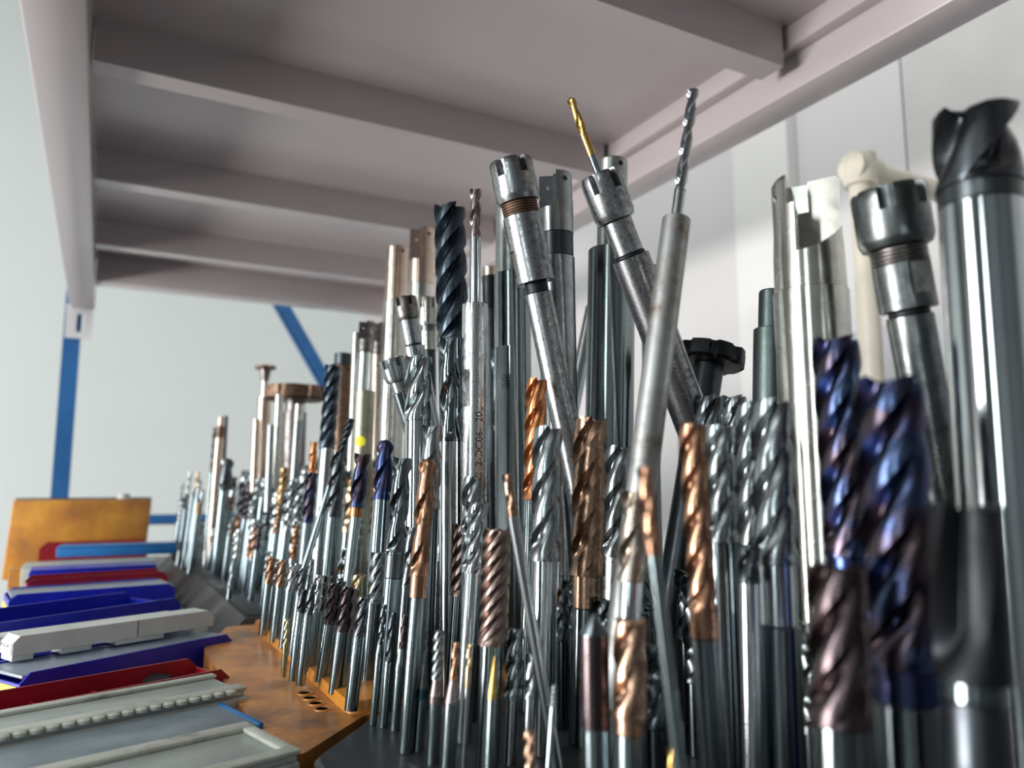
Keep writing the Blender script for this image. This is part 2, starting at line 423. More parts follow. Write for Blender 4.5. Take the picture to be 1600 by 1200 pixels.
def scoop_mesh(L, D, az):
    """round cutter body with a deep chip pocket scooped from the upper right half"""
    R = D / 2
    me = lathe('body', [(R * 1.05, 0), (R * 1.04, L * 0.3), (R, L * 0.5), (R, L - R * 0.16), (R * 0.9, L), (R * 0.3, L)], 64)
    m = Matrix.Rotation(az - 0.10, 4, 'Z')   # local +x looks to the aisle, local +y to its right hand
    bm = bmesh.new()
    vs0 = 0
    # scoop: slab right of the middle with a rounded lower end
    pts = [(-R * 0.26, L * 1.2), (-R * 0.26, L * 0.30)]
    for i in range(1, 9):
        a = i / 8 * pi / 2
        pts.append((-R * 0.26 + R * 1.30 * sin(a), L * 0.62 - L * 0.32 * cos(a)))
    pts.append((R * 1.3, L * 1.2))
    fr = [bm.verts.new(m @ Vector((R * 1.5, y, z))) for y, z in pts]
    bk = [bm.verts.new(m @ Vector((-R * 0.20 + 0.20 * y, y, z))) for y, z in pts]
    n = len(pts)
    bm.faces.new(fr); bm.faces.new(bk[::-1])
    for i in range(n): bm.faces.new((fr[i], bk[i], bk[(i + 1) % n], fr[(i + 1) % n]))
    bmesh.ops.triangulate(bm, faces=bm.faces[:])
    me = boolean(me, bm, 'body')
    bm = bmesh.new()                          # stepped insert notch at the top
    bm_box(bm, -R * 0.42, R * 1.5, -R * 0.46, R * 0.05, L * 0.73, L * 1.2)
    bmesh.ops.transform(bm, matrix=m, verts=bm.verts)
    me = boolean(me, bm, 'body')
    bm = bmesh.new()
    bm_cyl(bm, m @ Vector((R * 0.2, -R * 0.80, L * 0.82)), m @ Vector((R * 1.2, -R * 0.95, L * 0.82)), R * 0.10)
    return boolean(me, bm, 'body')
def text_on(parent, s, size, r, az, z, mat, vertical=True, name='engraving'):
    """lettering wrapped on a cylinder of radius r, running up its length"""
    cu = bpy.data.curves.new('txt', 'FONT'); cu.body = s; cu.size = size; cu.align_x = 'CENTER'; cu.align_y = 'CENTER'
    o = bpy.data.objects.new('txt', cu); COL.objects.link(o)
    dg = bpy.context.evaluated_depsgraph_get(); dg.update()
    me = bpy.data.meshes.new_from_object(o.evaluated_get(dg)); bpy.data.objects.remove(o)
    for v in me.vertices:
        x, y = v.co.x, v.co.y
        if r: a = az - y / r; v.co = ((r + 0.00008) * cos(a), (r + 0.00008) * sin(a), z + x)
    me.update()
    return link(name, me, mat, parent)
TOOLS = [
 ('end_mill', 'thick end mill with dark grey curled flutes, standing beside the long collet chuck', (240.1, 137.9, -118.0), (0.0162, 0.0, 0.9999), [('flute', 25.9, 25.42, 'dark', {'n': 3, 'h': 38, 'tip': 'gash', 'core': 0.62, 'rot': 0.9}), ('cyl', 5.7, 24.58, 'dark2', {'nm': 'neck'}), ('cyl', 206.0, 24.58, 'bright', {'nm': 'shank'})], None, {}),
 ('collet_chuck', 'blackened collet chuck tilted beside the thickest end mill', (295.6, 178.7, -118.0), (-0.1717, 0.0, 0.9852), [('nut', 22.8, 27.07, 'blackworn', {}), ('thread', 5.9, 20.3, 'darkworn', {}), ('cyl', 17.8, 20.3, 'blackworn', {'nm': 'body', 'flat': 1}), ('cyl', 2.0, 14.5, 'black', {'nm': 'groove'}), ('cyl', 183.4, 16.43, 'blackworn', {'nm': 'shank'})], None, {}),
 ('indexable_holder', 'bright silver cutter body with an open scooped insert pocket', (264.4, 222.9, -118.0), (-0.0041, 0.0, 1.0), [('scoop', 49.9, 27.92, 'silver', {}), ('cyl', 199.6, 30.71, 'silver', {'nm': 'shank'})], None, {}),
 ('drill_shank', 'dark green-black shank with a side hole, half hidden behind the bright silver cutter body', (323.7, 315.9, -118.0), (0.0748, 0.0, 0.9972), [('holed', 23.2, 15.0, 'greenblack', {}), ('cyl', 207.7, 20.25, 'greenblack', {'nm': 'shank'})], None, {}),
 ('slotting_cutter', 'black toothed disc cutter rising against the pale wall', (296.2, 373.7, -118.0), (0.2376, 0.0, 0.9714), [('disc', 11.5, 45.83, 'black', {}), ('cyl', 200.1, 19.17, 'black2', {'nm': 'stem'})], None, {}),
 ('end_mill', 'blue-purple end mill with grime in its flutes, in front of the silver cutter body', (224.4, 177.7, -118.0), (-0.021, 0.0, 0.9998), [('flute', 73.6, 15.9, 'blue', {'n': 4, 'h': 36, 'tip': 'flat', 'core': 0.62}), ('cyl', 94.6, 14.58, 'bluedark', {'nm': 'shank'})], None, {}),
 ('end_mill', 'largest blue-violet end mill, with chipped pale tip', (192.0, 138.4, -118.0), (0.0075, 0.0, 1.0), [('flute', 77.3, 18.99, 'blue', {'n': 4, 'h': 38, 'tip': 'flat', 'core': 0.62}), ('cyl', 9.0, 18.63, 'bluedark', {'nm': 'neck'}), ('cyl', 61.3, 18.63, 'darksteel', {'nm': 'shank'})], None, {}),
 ('end_mill', 'plum-brown end mill lowest in front of the two blue mills', (163.3, 137.2, -118.0), (0.03, 0.0, 0.9995), [('flute', 38.6, 14.62, 'plum', {'n': 4, 'h': 36, 'tip': 'flat', 'core': 0.62}), ('cyl', 59.6, 13.97, 'darksteel', {'nm': 'shank'})], None, {}),
 ('spade_drill', 'dark drill with a wide straight-sided gullet, beside the largest blue mill', (172.7, 109.5, -118.0), (0.0411, 0.0, 0.9992), [('flute', 39.3, 16.02, 'black', {'n': 2, 'h': 10, 'tip': 'flat', 'core': 0.45}), ('cyl', 4.4, 13.65, 'darksteel', {'nm': 'neck'}), ('cyl', 70.2, 13.65, 'black2', {'nm': 'shank'})], None, {}),
 ('end_mill', 'narrow copper end mill with a long gold-edged flute, in front of the silver mills', (183.2, 202.0, -118.0), (-0.045, -0.0, 0.999), [('flute', 62.0, 9.61, 'copper', {'n': 3, 'h': 34, 'tip': 'flat', 'core': 0.62}), ('cyl', 8.7, 9.61, 'copper', {'nm': 'neck'}), ('cyl', 68.0, 9.17, 'darksteel', {'nm': 'shank'})], None, {}),
 ('end_mill', 'glossy grey end mill squeezed behind the narrow copper one', (213.0, 226.5, -118.0), (-0.0073, 0.0, 1.0), [('flute', 44.9, 12.5, 'grey', {'n': 3, 'h': 38, 'tip': 'flat', 'core': 0.62}), ('cyl', 96.2, 12.5, 'darksteel', {'nm': 'shank'})], None, {}),
 ('end_mill', 'broad silver-grey end mill with three steep flutes, next to the bright silver cutter body', (215.7, 204.9, -118.0), (0.0154, 0.0, 0.9999), [('flute', 59.5, 15.67, 'grey', {'n': 3, 'h': 36, 'tip': 'flat', 'core': 0.62}), ('cyl', 21.4, 14.25, 'bright', {'nm': 'neck'}), ('cyl', 68.4, 15.67, 'darksteel', {'nm': 'shank'})], None, {}),
 ('end_mill', 'silver-grey end mill overlapped by the broad one before the silver cutter body', (234.0, 234.3, -118.0), (0.0218, 0.0, 0.9998), [('flute', 64.1, 13.87, 'grey', {'n': 3, 'h': 36, 'tip': 'flat', 'core': 0.62}), ('cyl', 87.5, 11.73, 'steel', {'nm': 'shank'})], None, {}),
 ('end_mill', 'dark end mill with a pointed crown just beneath the black disc cutter', (256.2, 280.0, -118.0), (0.0, 0.0, 1.0), [('flute', 46.4, 14.18, 'dark', {'n': 4, 'h': 38, 'tip': 'flat', 'core': 0.62}), ('cyl', 114.4, 12.95, 'darksteel', {'nm': 'shank'})], None, {}),
 ('end_mill', 'small grey end mill tip between the disc cutter and the silver mills', (288.7, 296.4, -118.0), (0.0, 0.0, 1.0), [('flute', 46.8, 13.33, 'grey', {'n': 4, 'h': 38, 'tip': 'flat', 'core': 0.62}), ('cyl', 117.1, 12.0, 'darksteel', {'nm': 'shank'})], None, {}),
 ('centre_drill', 'smooth brown rod with a pointed cone tip', (142.1, 210.4, -118.0), (-0.0038, 0.0, 1.0), [('cone', 6.7, (0.61, 9.39), 'darksteel', {'nm': 'point'}), ('cyl', 28.0, 9.39, 'plum', {'nm': 'coated_body'}), ('cyl', 42.6, 9.39, 'steel', {'nm': 'shank'})], None, {}),
 ('end_mill', 'glossy bronze end mill beside the pointed brown rod', (147.8, 201.1, -118.0), (0.0136, 0.0, 0.9999), [('flute', 28.9, 10.8, 'bronze', {'n': 3, 'h': 36, 'tip': 'flat', 'core': 0.62}), ('cyl', 5.0, 10.0, 'bronze', {'nm': 'neck'}), ('cyl', 42.6, 9.6, 'steel', {'nm': 'shank'})], None, {}),
 ('end_mill', 'slim leaning end mill with a copper head in front of the grey drill rod', (139.7, 161.3, -118.0), (-0.12, 0.0, 0.9928), [('flute', 19.9, 4.17, 'copper', {'n': 2, 'h': 32, 'tip': 'flat', 'core': 0.5}), ('cyl', 3.0, 3.67, 'copper', {'nm': 'neck'}), ('cyl', 100.8, 3.33, 'steel', {'nm': 'shank'})], None, {}),
 ('end_mill', 'tiny gold-tipped end mill low between the copper mill and the slim leaning one', (149.3, 182.9, -118.0), (0.0, 0.0, 1.0), [('flute', 6.9, 2.57, 'gold', {'n': 2, 'h': 30, 'tip': 'flat', 'core': 0.62}), ('cyl', 36.4, 2.57, 'steel', {'nm': 'shank'})], None, {}),
 ('end_mill', 'steel shank with short dark flutes between the broad silver mill and the copper one', (200.3, 203.5, -118.0), (0.0256, 0.0, 0.9997), [('flute', 13.2, 7.65, 'dark', {'n': 3, 'h': 36, 'tip': 'flat', 'core': 0.62}), ('cyl', 84.1, 7.2, 'bright', {'nm': 'shank'})], None, {}),
 ('collet_chuck', 'scuffed silver collet chuck with a rusty thread below its castellated nut', (274.3, 379.3, -118.0), (-0.2332, 0.0, 0.9724), [('nut', 25.4, 26.25, 'worn', {}), ('thread', 7.7, 21.38, 'rust', {}), ('cyl', 40.1, 22.5, 'worn', {'nm': 'body', 'flat': 2}), ('cyl', 6.2, 13.5, 'black', {'nm': 'groove'}), ('cyl', 235.1, 16.5, 'worn', {'nm': 'shank'})], None, {}),
 ('collet_chuck', 'strongly tilted worn collet chuck gripping a gold spot drill', (369.0, 339.9, -118.0), (-0.4155, 0.0, 0.9096), [('nut', 28.0, 23.65, 'worn', {}), ('cyl', 19.7, 16.84, 'worn', {'nm': 'body', 'flat': 2}), ('cyl', 1.9, 17.92, 'black', {'nm': 'groove'}), ('cyl', 269.6, 21.5, 'worn2', {'nm': 'shank'})], None, {}),
 ('drill_rod', 'matt grey rod with brown stains holding a thin twist drill', (176.2, 258.6, -118.0), (0.1887, 0.0, 0.982), [('cyl', 240.6, 12.65, 'mattgrey', {'nm': 'rod'})], None, {'drill': (67.1, 5.46)}),
 ('indexable_mill', 'steel cutter body with an empty insert seat and a dark ring', (253.0, 408.6, -118.0), (-0.0098, 0.0, 1.0), [('seat', 39.9, 21.67, 'greysteel', {}), ('cyl', 15.6, 21.67, 'black2', {'nm': 'ring'}), ('cyl', 262.0, 22.92, 'greysteel', {'nm': 'shank'})], None, {}),
 ('indexable_mill', 'tall grey-green cutter with a pin hole near its flat top', (286.6, 413.3, -118.0), (0.0377, 0.0, 0.9993), [('holed', 64.3, 20.32, 'greygreen', {}), ('cyl', 275.1, 31.8, 'turned', {'nm': 'shank'})], None, {}),
 ('boring_bar', 'tall straight steel shank with a dark flat, behind the rusty-threaded chuck', (251.1, 466.5, -118.0), (-0.0078, 0.0, 1.0), [('cyl', 52.3, 23.83, 'greygreen', {'nm': 'neck'}), ('cyl', 265.3, 25.67, 'turned', {'nm': 'shank', 'flat': 3})], None, {}),
 ('threaded_arbor', 'black threaded arbor with a pale tip beside the tall straight shank', (282.2, 557.4, -118.0), (-0.0188, 0.0, 0.9998), [('cyl', 7.7, 11.73, 'champ', {'nm': 'tip'}), ('thread', 28.4, 14.4, 'black2', {}), ('cyl', 261.3, 14.4, 'black2', {'nm': 'shank'})], None, {}),
 ('end_mill_holder', 'engraved steel sleeve holding a slim two-flute end mill', (191.8, 407.5, -118.0), (0.0013, 0.0, 1.0), [('cyl', 224.8, 15.33, 'worn3', {'nm': 'sleeve', 'flat': 4})], None, {'mill': (72.0, 7.28)}),
 ('end_mill', 'tall black spiral end mill behind the engraved sleeve', (208.9, 461.0, -118.0), (-0.0355, 0.0, 0.9994), [('flute', 96.1, 21.67, 'inkblack', {'n': 4, 'h': 38, 'tip': 'gash', 'core': 0.62}), ('cyl', 209.0, 19.93, 'inkblack', {'nm': 'shank'})], None, {}),
 ('end_mill', 'steel two-flute end mill directly below the tall black spiral mill', (182.4, 416.8, -118.0), (-0.0114, 0.0, 0.9999), [('flute', 62.1, 12.65, 'darksteel', {'n': 2, 'h': 26, 'tip': 'flat', 'core': 0.5}), ('cyl', 143.3, 12.65, 'bright', {'nm': 'shank'})], None, {}),
 ('collet_chuck', 'small collet chuck tilted above the silver end mill', (259.8, 556.7, -118.0), (-0.2161, 0.0, 0.9764), [('nut', 18.4, 18.0, 'darkworn', {}), ('cyl', 19.4, 15.0, 'greysteel', {'nm': 'body'}), ('cyl', 1.5, 13.0, 'black', {'nm': 'groove'}), ('cyl', 230.3, 17.0, 'greysteel', {'nm': 'shank'})], None, {}),
 ('collet_chuck', 'small stubby collet chuck tilted furthest, beside the other small chuck', (248.6, 505.7, -118.0), (-0.3417, 0.0, 0.9398), [('nut', 16.8, 17.83, 'greysteel', {}), ('cyl', 7.5, 11.59, 'greysteel', {'nm': 'neck'}), ('cyl', 193.9, 14.27, 'darksteel', {'nm': 'shank', 'flat': 1})], None, {}),
 ('collet_chuck', 'upright pale collet chuck behind the tall black spiral mill', (247.3, 603.0, -118.0), (-0.0272, 0.0, 0.9996), [('nut', 24.7, 18.7, 'silver', {}), ('thread', 4.5, 14.3, 'greysteel', {}), ('cyl', 16.8, 16.5, 'silver', {'nm': 'body'}), ('cyl', 230.9, 12.1, 'black2', {'nm': 'shank'})], None, {}),
 ('indexable_mill', 'champagne-coloured cutter body with a rounded top, beside the larger champagne one', (268.6, 786.1, -118.0), (0.0178, 0.0, 0.9998), [('holed', 62.2, 24.08, 'champ', {}), ('cyl', 315.7, 26.92, 'silver', {'nm': 'shank'})], None, {}),
 ('indexable_mill', 'larger champagne-coloured cutter body with a ringed insert screw', (270.4, 707.3, -118.0), (0.0093, 0.0, 1.0), [('seat', 57.2, 24.7, 'champ', {}), ('cyl', 318.0, 24.7, 'silver', {'nm': 'shank'})], None, {}),
 ('end_mill', 'silver end mill with wide shining flutes below the small tilted chuck', (179.7, 464.0, -118.0), (-0.0065, 0.0, 1.0), [('flute', 42.1, 17.5, 'bright', {'n': 4, 'h': 34, 'tip': 'flat', 'core': 0.62}), ('cyl', 158.9, 16.67, 'bright', {'nm': 'shank'})], None, {}),
 ('end_mill', 'grey end mill standing behind the copper ball mill', (158.7, 399.8, -118.0), (0.0268, 0.0, 0.9996), [('flute', 46.6, 12.18, 'grey', {'n': 2, 'h': 32, 'tip': 'flat', 'core': 0.5}), ('cyl', 104.5, 10.75, 'darksteel', {'nm': 'shank'})], None, {}),
 ('ball_mill', 'long copper ball-nosed end mill on a thin steel shank', (127.3, 339.3, -118.0), (0.0672, 0.0, 0.9977), [('flute', 54.0, 8.75, 'copper', {'n': 2, 'h': 26, 'tip': 'ball', 'core': 0.55}), ('cyl', 9.6, 7.84, 'copper', {'nm': 'neck'}), ('cyl', 66.9, 6.33, 'steel', {'nm': 'shank'})], None, {}),
 ('end_mill', 'steel end mill with a square rounded tip in front of the pale shanks', (138.9, 404.8, -118.0), (0.0647, 0.0, 0.9979), [('flute', 52.9, 10.98, 'darksteel', {'n': 2, 'h': 30, 'tip': 'flat', 'core': 0.5}), ('cyl', 12.3, 10.62, 'dark2', {'nm': 'neck'}), ('cyl', 68.2, 10.27, 'steel', {'nm': 'shank'})], None, {}),
 ('end_mill', 'slim end mill with a teal-tinted shank next to the copper ball mill', (153.4, 421.2, -118.0), (0.0668, 0.0, 0.9978), [('flute', 34.2, 7.7, 'grey', {'n': 2, 'h': 30, 'tip': 'flat', 'core': 0.5}), ('cyl', 60.4, 7.33, 'steel', {'nm': 'shank'})], None, {}),
 ('end_mill', 'chipped dark silver end mill at the foot of the engraved sleeve', (172.5, 369.3, -118.0), (0.0143, 0.0, 0.9999), [('flute', 30.1, 12.83, 'grey', {'n': 3, 'h': 36, 'tip': 'flat', 'core': 0.62}), ('cyl', 92.3, 11.48, 'darksteel', {'nm': 'shank'})], None, {}),
 ('end_mill', 'polished end mill in front of the chipped one at the engraved sleeve', (155.3, 339.9, -118.0), (0.0625, 0.0, 0.998), [('flute', 33.6, 11.16, 'bright', {'n': 4, 'h': 38, 'tip': 'flat', 'core': 0.62}), ('cyl', 76.6, 7.75, 'bright', {'nm': 'shank'})], None, {}),
 ('end_mill', 'brown many-fluted end mill with fine tight spirals', (149.9, 303.4, -118.0), (0.046, 0.0, 0.9989), [('flute', 48.7, 12.28, 'brown', {'n': 6, 'h': 42, 'tip': 'flat', 'core': 0.75}), ('cyl', 50.3, 10.05, 'steel', {'nm': 'shank'})], None, {}),
 ('end_mill', 'brown end mill with worn flutes behind the tightly spiralled brown one', (175.1, 398.0, -118.0), (0.0644, 0.0, 0.9979), [('flute', 39.4, 9.67, 'brown', {'n': 4, 'h': 40, 'tip': 'flat', 'core': 0.62}), ('cyl', 57.1, 8.96, 'darksteel', {'nm': 'shank'})], None, {}),
 ('end_mill', 'thin end mill leaning far across the others, with a small bronze head', (164.3, 267.6, -118.0), (-0.1943, 0.0, 0.9809), [('flute', 13.1, 3.75, 'bronze', {'n': 2, 'h': 28, 'tip': 'flat', 'core': 0.5}), ('cyl', 3.5, 4.0, 'bronze', {'nm': 'neck'}), ('cyl', 107.9, 4.75, 'bright', {'nm': 'shank'})], None, {}),
 ('end_mill', 'large grey end mill with long polished flutes at the foot of the rusty-threaded chuck', (179.8, 309.4, -118.0), (0.0284, 0.0, 0.9996), [('flute', 61.4, 14.4, 'grey', {'n': 3, 'h': 33, 'tip': 'flat', 'core': 0.66}), ('cyl', 83.7, 11.4, 'bright', {'nm': 'shank'})], None, {}),
 ('end_mill', 'orange-copper end mill peeping out behind the large grey one', (206.8, 369.5, -118.0), (0.0318, 0.0, 0.9995), [('flute', 66.9, 12.18, 'orange', {'n': 3, 'h': 34, 'tip': 'flat', 'core': 0.62}), ('cyl', 109.9, 11.47, 'steel', {'nm': 'shank'})], None, {}),
 ('roughing_mill', 'copper roughing mill with notched edges, on a dark shank', (204.1, 312.1, -118.0), (0.0363, 0.0, 0.9993), [('flute', 75.1, 16.88, 'bronze', {'n': 3, 'h': 33, 'tip': 'flat', 'core': 0.66, 'rip': 1}), ('cyl', 15.0, 14.38, 'bronze', {'nm': 'neck'}), ('cyl', 60.5, 14.38, 'darksteel', {'nm': 'shank'})], None, {}),
 ('end_mill', 'grey end mill wedged between the copper roughing mill and the grey rod', (235.1, 335.8, -118.0), (0.0589, 0.0, 0.9983), [('flute', 57.9, 15.03, 'grey', {'n': 3, 'h': 35, 'tip': 'flat', 'core': 0.62}), ('cyl', 81.0, 12.3, 'worn3', {'nm': 'shank'})], None, {}),
 ('end_mill', 'tan-and-silver end mill at the foot of the grey rod', (163.5, 228.4, -118.0), (0.077, 0.0, 0.997), [('flute', 32.3, 9.8, 'tan', {'n': 2, 'h': 34, 'tip': 'flat', 'core': 0.55}), ('cyl', 84.0, 8.4, 'bright', {'nm': 'shank'})], None, {}),
 ('drill', 'dark twisted drill behind the tall straight shank', (283.6, 545.3, -118.0), (-0.0334, 0.0, 0.9994), [('flute', 156.6, 8.27, 'dark', {'n': 2, 'h': 14, 'tip': 'flat', 'core': 0.5}), ('cyl', 70.1, 7.23, 'darksteel', {'nm': 'shank'})], None, {}),
 ('end_mill', 'dark crown-tipped end mill behind the tilted chuck with the gold drill', (379.9, 479.9, -118.0), (0.0, 0.0, 1.0), [('flute', 47.8, 14.47, 'dark', {'n': 4, 'h': 38, 'tip': 'flat', 'core': 0.62}), ('cyl', 247.0, 12.4, 'darksteel', {'nm': 'shank'})], None, {}),
 ('shank_rod', 'bright tilted rod glimpsed behind the tall grey-green cutter', (299.1, 537.3, -118.0), (0.2378, 0.0, 0.9713), [('cyl', 277.0, 12.1, 'bright', {'nm': 'rod'})], None, {}),
 ('end_mill', 'tiny grey end mill, first in the front row of the black stand', (127.0, 384.6, -118.0), (0.0746, 0.0, 0.9972), [('flute', 19.5, 3.25, 'dark', {'n': 2, 'h': 30, 'tip': 'flat', 'core': 0.5}), ('cone', 4.4, (2.92, 3.9), 'steel', {'nm': 'taper'}), ('cyl', 34.1, 3.9, 'steel', {'nm': 'shank'})], None, {}),
 ('end_mill', 'small black two-flute end mill, second in the front row', (130.1, 378.0, -118.0), (0.0686, 0.0, 0.9976), [('flute', 24.1, 3.85, 'black2', {'n': 2, 'h': 26, 'tip': 'flat', 'core': 0.5}), ('cyl', 31.0, 4.01, 'steel', {'nm': 'shank'})], None, {}),
 ('end_mill', 'tiny purple-grey end mill with a bright cone, third in the front row', (133.3, 370.5, -118.0), (0.0713, 0.0, 0.9975), [('flute', 16.5, 3.17, 'plum', {'n': 2, 'h': 30, 'tip': 'flat', 'core': 0.62}), ('cone', 7.3, (2.85, 4.43), 'steel', {'nm': 'taper'}), ('cyl', 30.9, 4.59, 'steel', {'nm': 'shank'})], None, {}),
 ('ball_mill', 'needle-tipped ball mill with a teal ring in the front row', (133.0, 338.9, -118.0), (0.0701, 0.0, 0.9975), [('cyl', 5.1, 0.88, 'dark', {'nm': 'tip'}), ('flute', 6.2, 1.76, 'dark', {'n': 2, 'h': 26, 'tip': 'flat', 'core': 0.5}), ('cone', 15.8, (1.76, 4.69), 'blackworn', {'nm': 'taper'}), ('cyl', 4.5, 4.99, 'teal', {'nm': 'ring'}), ('cyl', 22.0, 4.99, 'steel', {'nm': 'shank'})], None, {}),
 ('end_mill', 'grey end mill with a plum collar in the front row', (132.5, 320.4, -118.0), (0.0414, 0.0, 0.9991), [('flute', 20.4, 5.03, 'grey', {'n': 4, 'h': 38, 'tip': 'flat', 'core': 0.62}), ('cone', 7.0, (3.63, 5.58), 'plum2', {'nm': 'taper'}), ('cyl', 3.2, 5.58, 'plum2', {'nm': 'ring'}), ('cyl', 24.4, 5.58, 'steel', {'nm': 'shank'})], None, {}),
 ('end_mill', 'small copper end mill on a stepped cone in the front row', (131.8, 303.3, -118.0), (0.0629, 0.0, 0.998), [('flute', 14.8, 3.2, 'copper', {'n': 2, 'h': 30, 'tip': 'flat', 'core': 0.62}), ('cone', 9.2, (3.2, 6.13), 'plum2', {'nm': 'taper'}), ('cyl', 29.1, 6.27, 'steel', {'nm': 'shank'})], None, {}),
 ('end_mill', 'matchstick-thin end mill with a gold head', (137.8, 300.7, -118.0), (0.0481, 0.0, 0.9988), [('flute', 10.2, 2.67, 'gold2', {'n': 2, 'h': 28, 'tip': 'flat', 'core': 0.5}), ('cyl', 7.2, 2.4, 'gold2', {'nm': 'neck'}), ('cyl', 34.9, 2.4, 'bright', {'nm': 'shank'})], None, {}),
 ('engraving_bit', 'gold needle-pointed engraving bit', (137.8, 277.8, -118.0), (0.0513, 0.0, 0.9987), [('cone', 14.8, (0.38, 4.25), 'gold', {'nm': 'point'}), ('cyl', 1.4, 4.25, 'gold', {'nm': 'ring'}), ('cyl', 35.6, 4.25, 'steel', {'nm': 'shank'})], None, {}),
 ('end_mill', 'stout grey end mill with three bright flutes, beside the gold engraving bit', (161.3, 304.5, -118.0), (0.0522, 0.0, 0.9986), [('flute', 29.0, 7.82, 'grey', {'n': 3, 'h': 36, 'tip': 'flat', 'core': 0.62}), ('cyl', 26.8, 5.58, 'bright', {'nm': 'shank'})], None, {}),
 ('end_mill', 'teal-grey end mill crossed by the thin leaning one', (162.1, 290.6, -118.0), (0.0518, 0.0, 0.9987), [('flute', 18.0, 5.9, 'grey', {'n': 2, 'h': 34, 'tip': 'flat', 'core': 0.5}), ('cyl', 30.1, 4.83, 'bright', {'nm': 'shank'})], None, {}),
 ('end_mill', 'tiny finely fluted end mill at the end of the thin leaning one', (143.8, 245.8, -118.0), (0.0935, 0.0, 0.9956), [('flute', 7.8, 2.06, 'grey', {'n': 4, 'h': 40, 'tip': 'flat', 'core': 0.62}), ('cyl', 39.3, 2.06, 'steel', {'nm': 'shank'})], None, {}),
 ('end_mill', 'blurred bronze end mill low beside the tiny finely fluted one', (120.9, 215.2, -118.0), (0.0, 0.0, 1.0), [('flute', 16.7, 3.92, 'bronze', {'n': 3, 'h': 34, 'tip': 'flat', 'core': 0.62}), ('cyl', 26.6, 3.52, 'steel', {'nm': 'shank'})], None, {}),
 ('end_mill', 'black narrow spiral mill in the gap behind the copper ball mill', (175.1, 426.1, -118.0), (0.0372, 0.0, 0.9993), [('flute', 43.9, 5.25, 'black2', {'n': 3, 'h': 38, 'tip': 'flat', 'core': 0.62}), ('cyl', 29.9, 4.88, 'black2', {'nm': 'shank'})], None, {}),
 ('end_mill', 'small dark twisted mill low beside the pointed brown rod', (150.8, 217.4, -118.0), (0.0, 0.0, 1.0), [('flute', 11.8, 2.92, 'dark', {'n': 2, 'h': 34, 'tip': 'flat', 'core': 0.62}), ('cyl', 24.6, 2.71, 'steel', {'nm': 'shank'})], None, {}),
 ('end_mill', 'copper-headed small end mill at the far end of the orange tray row', (120.5, 644.4, -118.0), (0.0848, 0.0, 0.9964), [('flute', 21.0, 7.18, 'copper', {'n': 3, 'h': 34, 'tip': 'flat', 'core': 0.62}), ('cyl', 39.8, 5.89, 'steel', {'nm': 'shank'})], None, {}),
 ('end_mill', 'silver-headed small end mill at the far end of the orange tray row', (127.1, 652.8, -118.0), (0.0838, 0.0, 0.9965), [('flute', 21.4, 7.29, 'bright', {'n': 3, 'h': 34, 'tip': 'flat', 'core': 0.62}), ('cyl', 36.9, 6.09, 'steel', {'nm': 'shank'})], None, {}),
 ('end_mill', 'bronze-headed small end mill at the far end of the orange tray row', (123.5, 615.6, -118.0), (0.0794, 0.0, 0.9968), [('flute', 20.2, 6.9, 'bronze', {'n': 3, 'h': 34, 'tip': 'flat', 'core': 0.62}), ('cyl', 40.4, 5.86, 'steel', {'nm': 'shank'})], None, {}),
 ('end_mill', 'bright silver small end mill at the far end of the orange tray row', (129.2, 624.9, -118.0), (0.0712, 0.0, 0.9975), [('flute', 20.5, 7.01, 'bright', {'n': 3, 'h': 34, 'tip': 'flat', 'core': 0.62}), ('cyl', 36.5, 6.06, 'steel', {'nm': 'shank'})], None, {}),
 ('end_mill', 'pale slender small end mill at the far end of the orange tray row', (124.5, 587.4, -118.0), (0.0917, 0.0, 0.9958), [('flute', 19.4, 6.61, 'bright', {'n': 3, 'h': 34, 'tip': 'flat', 'core': 0.62}), ('cyl', 40.3, 5.81, 'steel', {'nm': 'shank'})], None, {}),
 ('end_mill', 'grey slender small end mill at the far end of the orange tray row', (130.0, 595.8, -118.0), (0.0947, 0.0, 0.9955), [('flute', 19.7, 6.73, 'grey', {'n': 3, 'h': 34, 'tip': 'flat', 'core': 0.62}), ('cyl', 39.9, 6.01, 'steel', {'nm': 'shank'})], None, {}),
 ('end_mill', 'dark stubby small end mill at the far end of the orange tray row', (125.3, 559.4, -118.0), (0.096, 0.0, 0.9954), [('flute', 18.5, 6.33, 'dark', {'n': 3, 'h': 34, 'tip': 'flat', 'core': 0.62}), ('cyl', 41.0, 5.75, 'steel', {'nm': 'shank'})], None, {}),
 ('end_mill', 'ball-tipped grey small end mill at the far end of the orange tray row', (132.8, 566.1, -118.0), (0.0832, 0.0, 0.9965), [('flute', 11.2, 3.23, 'grey', {'n': 3, 'h': 34, 'tip': 'ball', 'core': 0.62}), ('cone', 18.0, (3.23, 5.99), 'steel', {'nm': 'taper'}), ('cyl', 36.4, 5.94, 'steel', {'nm': 'shank'})], None, {}),
 ('end_mill', 'silver small end mill in the near half of the orange tray row', (124.9, 510.5, -118.0), (0.0922, 0.0, 0.9957), [('flute', 23.5, 6.67, 'bright', {'n': 3, 'h': 34, 'tip': 'flat', 'core': 0.62}), ('cyl', 36.5, 6.25, 'steel', {'nm': 'shank'})], None, {}),
 ('end_mill', 'grey small end mill in the near half of the orange tray row', (129.7, 513.5, -118.0), (0.1055, 0.0, 0.9944), [('flute', 25.0, 6.73, 'grey', {'n': 3, 'h': 34, 'tip': 'flat', 'core': 0.62}), ('cyl', 34.1, 6.31, 'steel', {'nm': 'shank'})], None, {}),
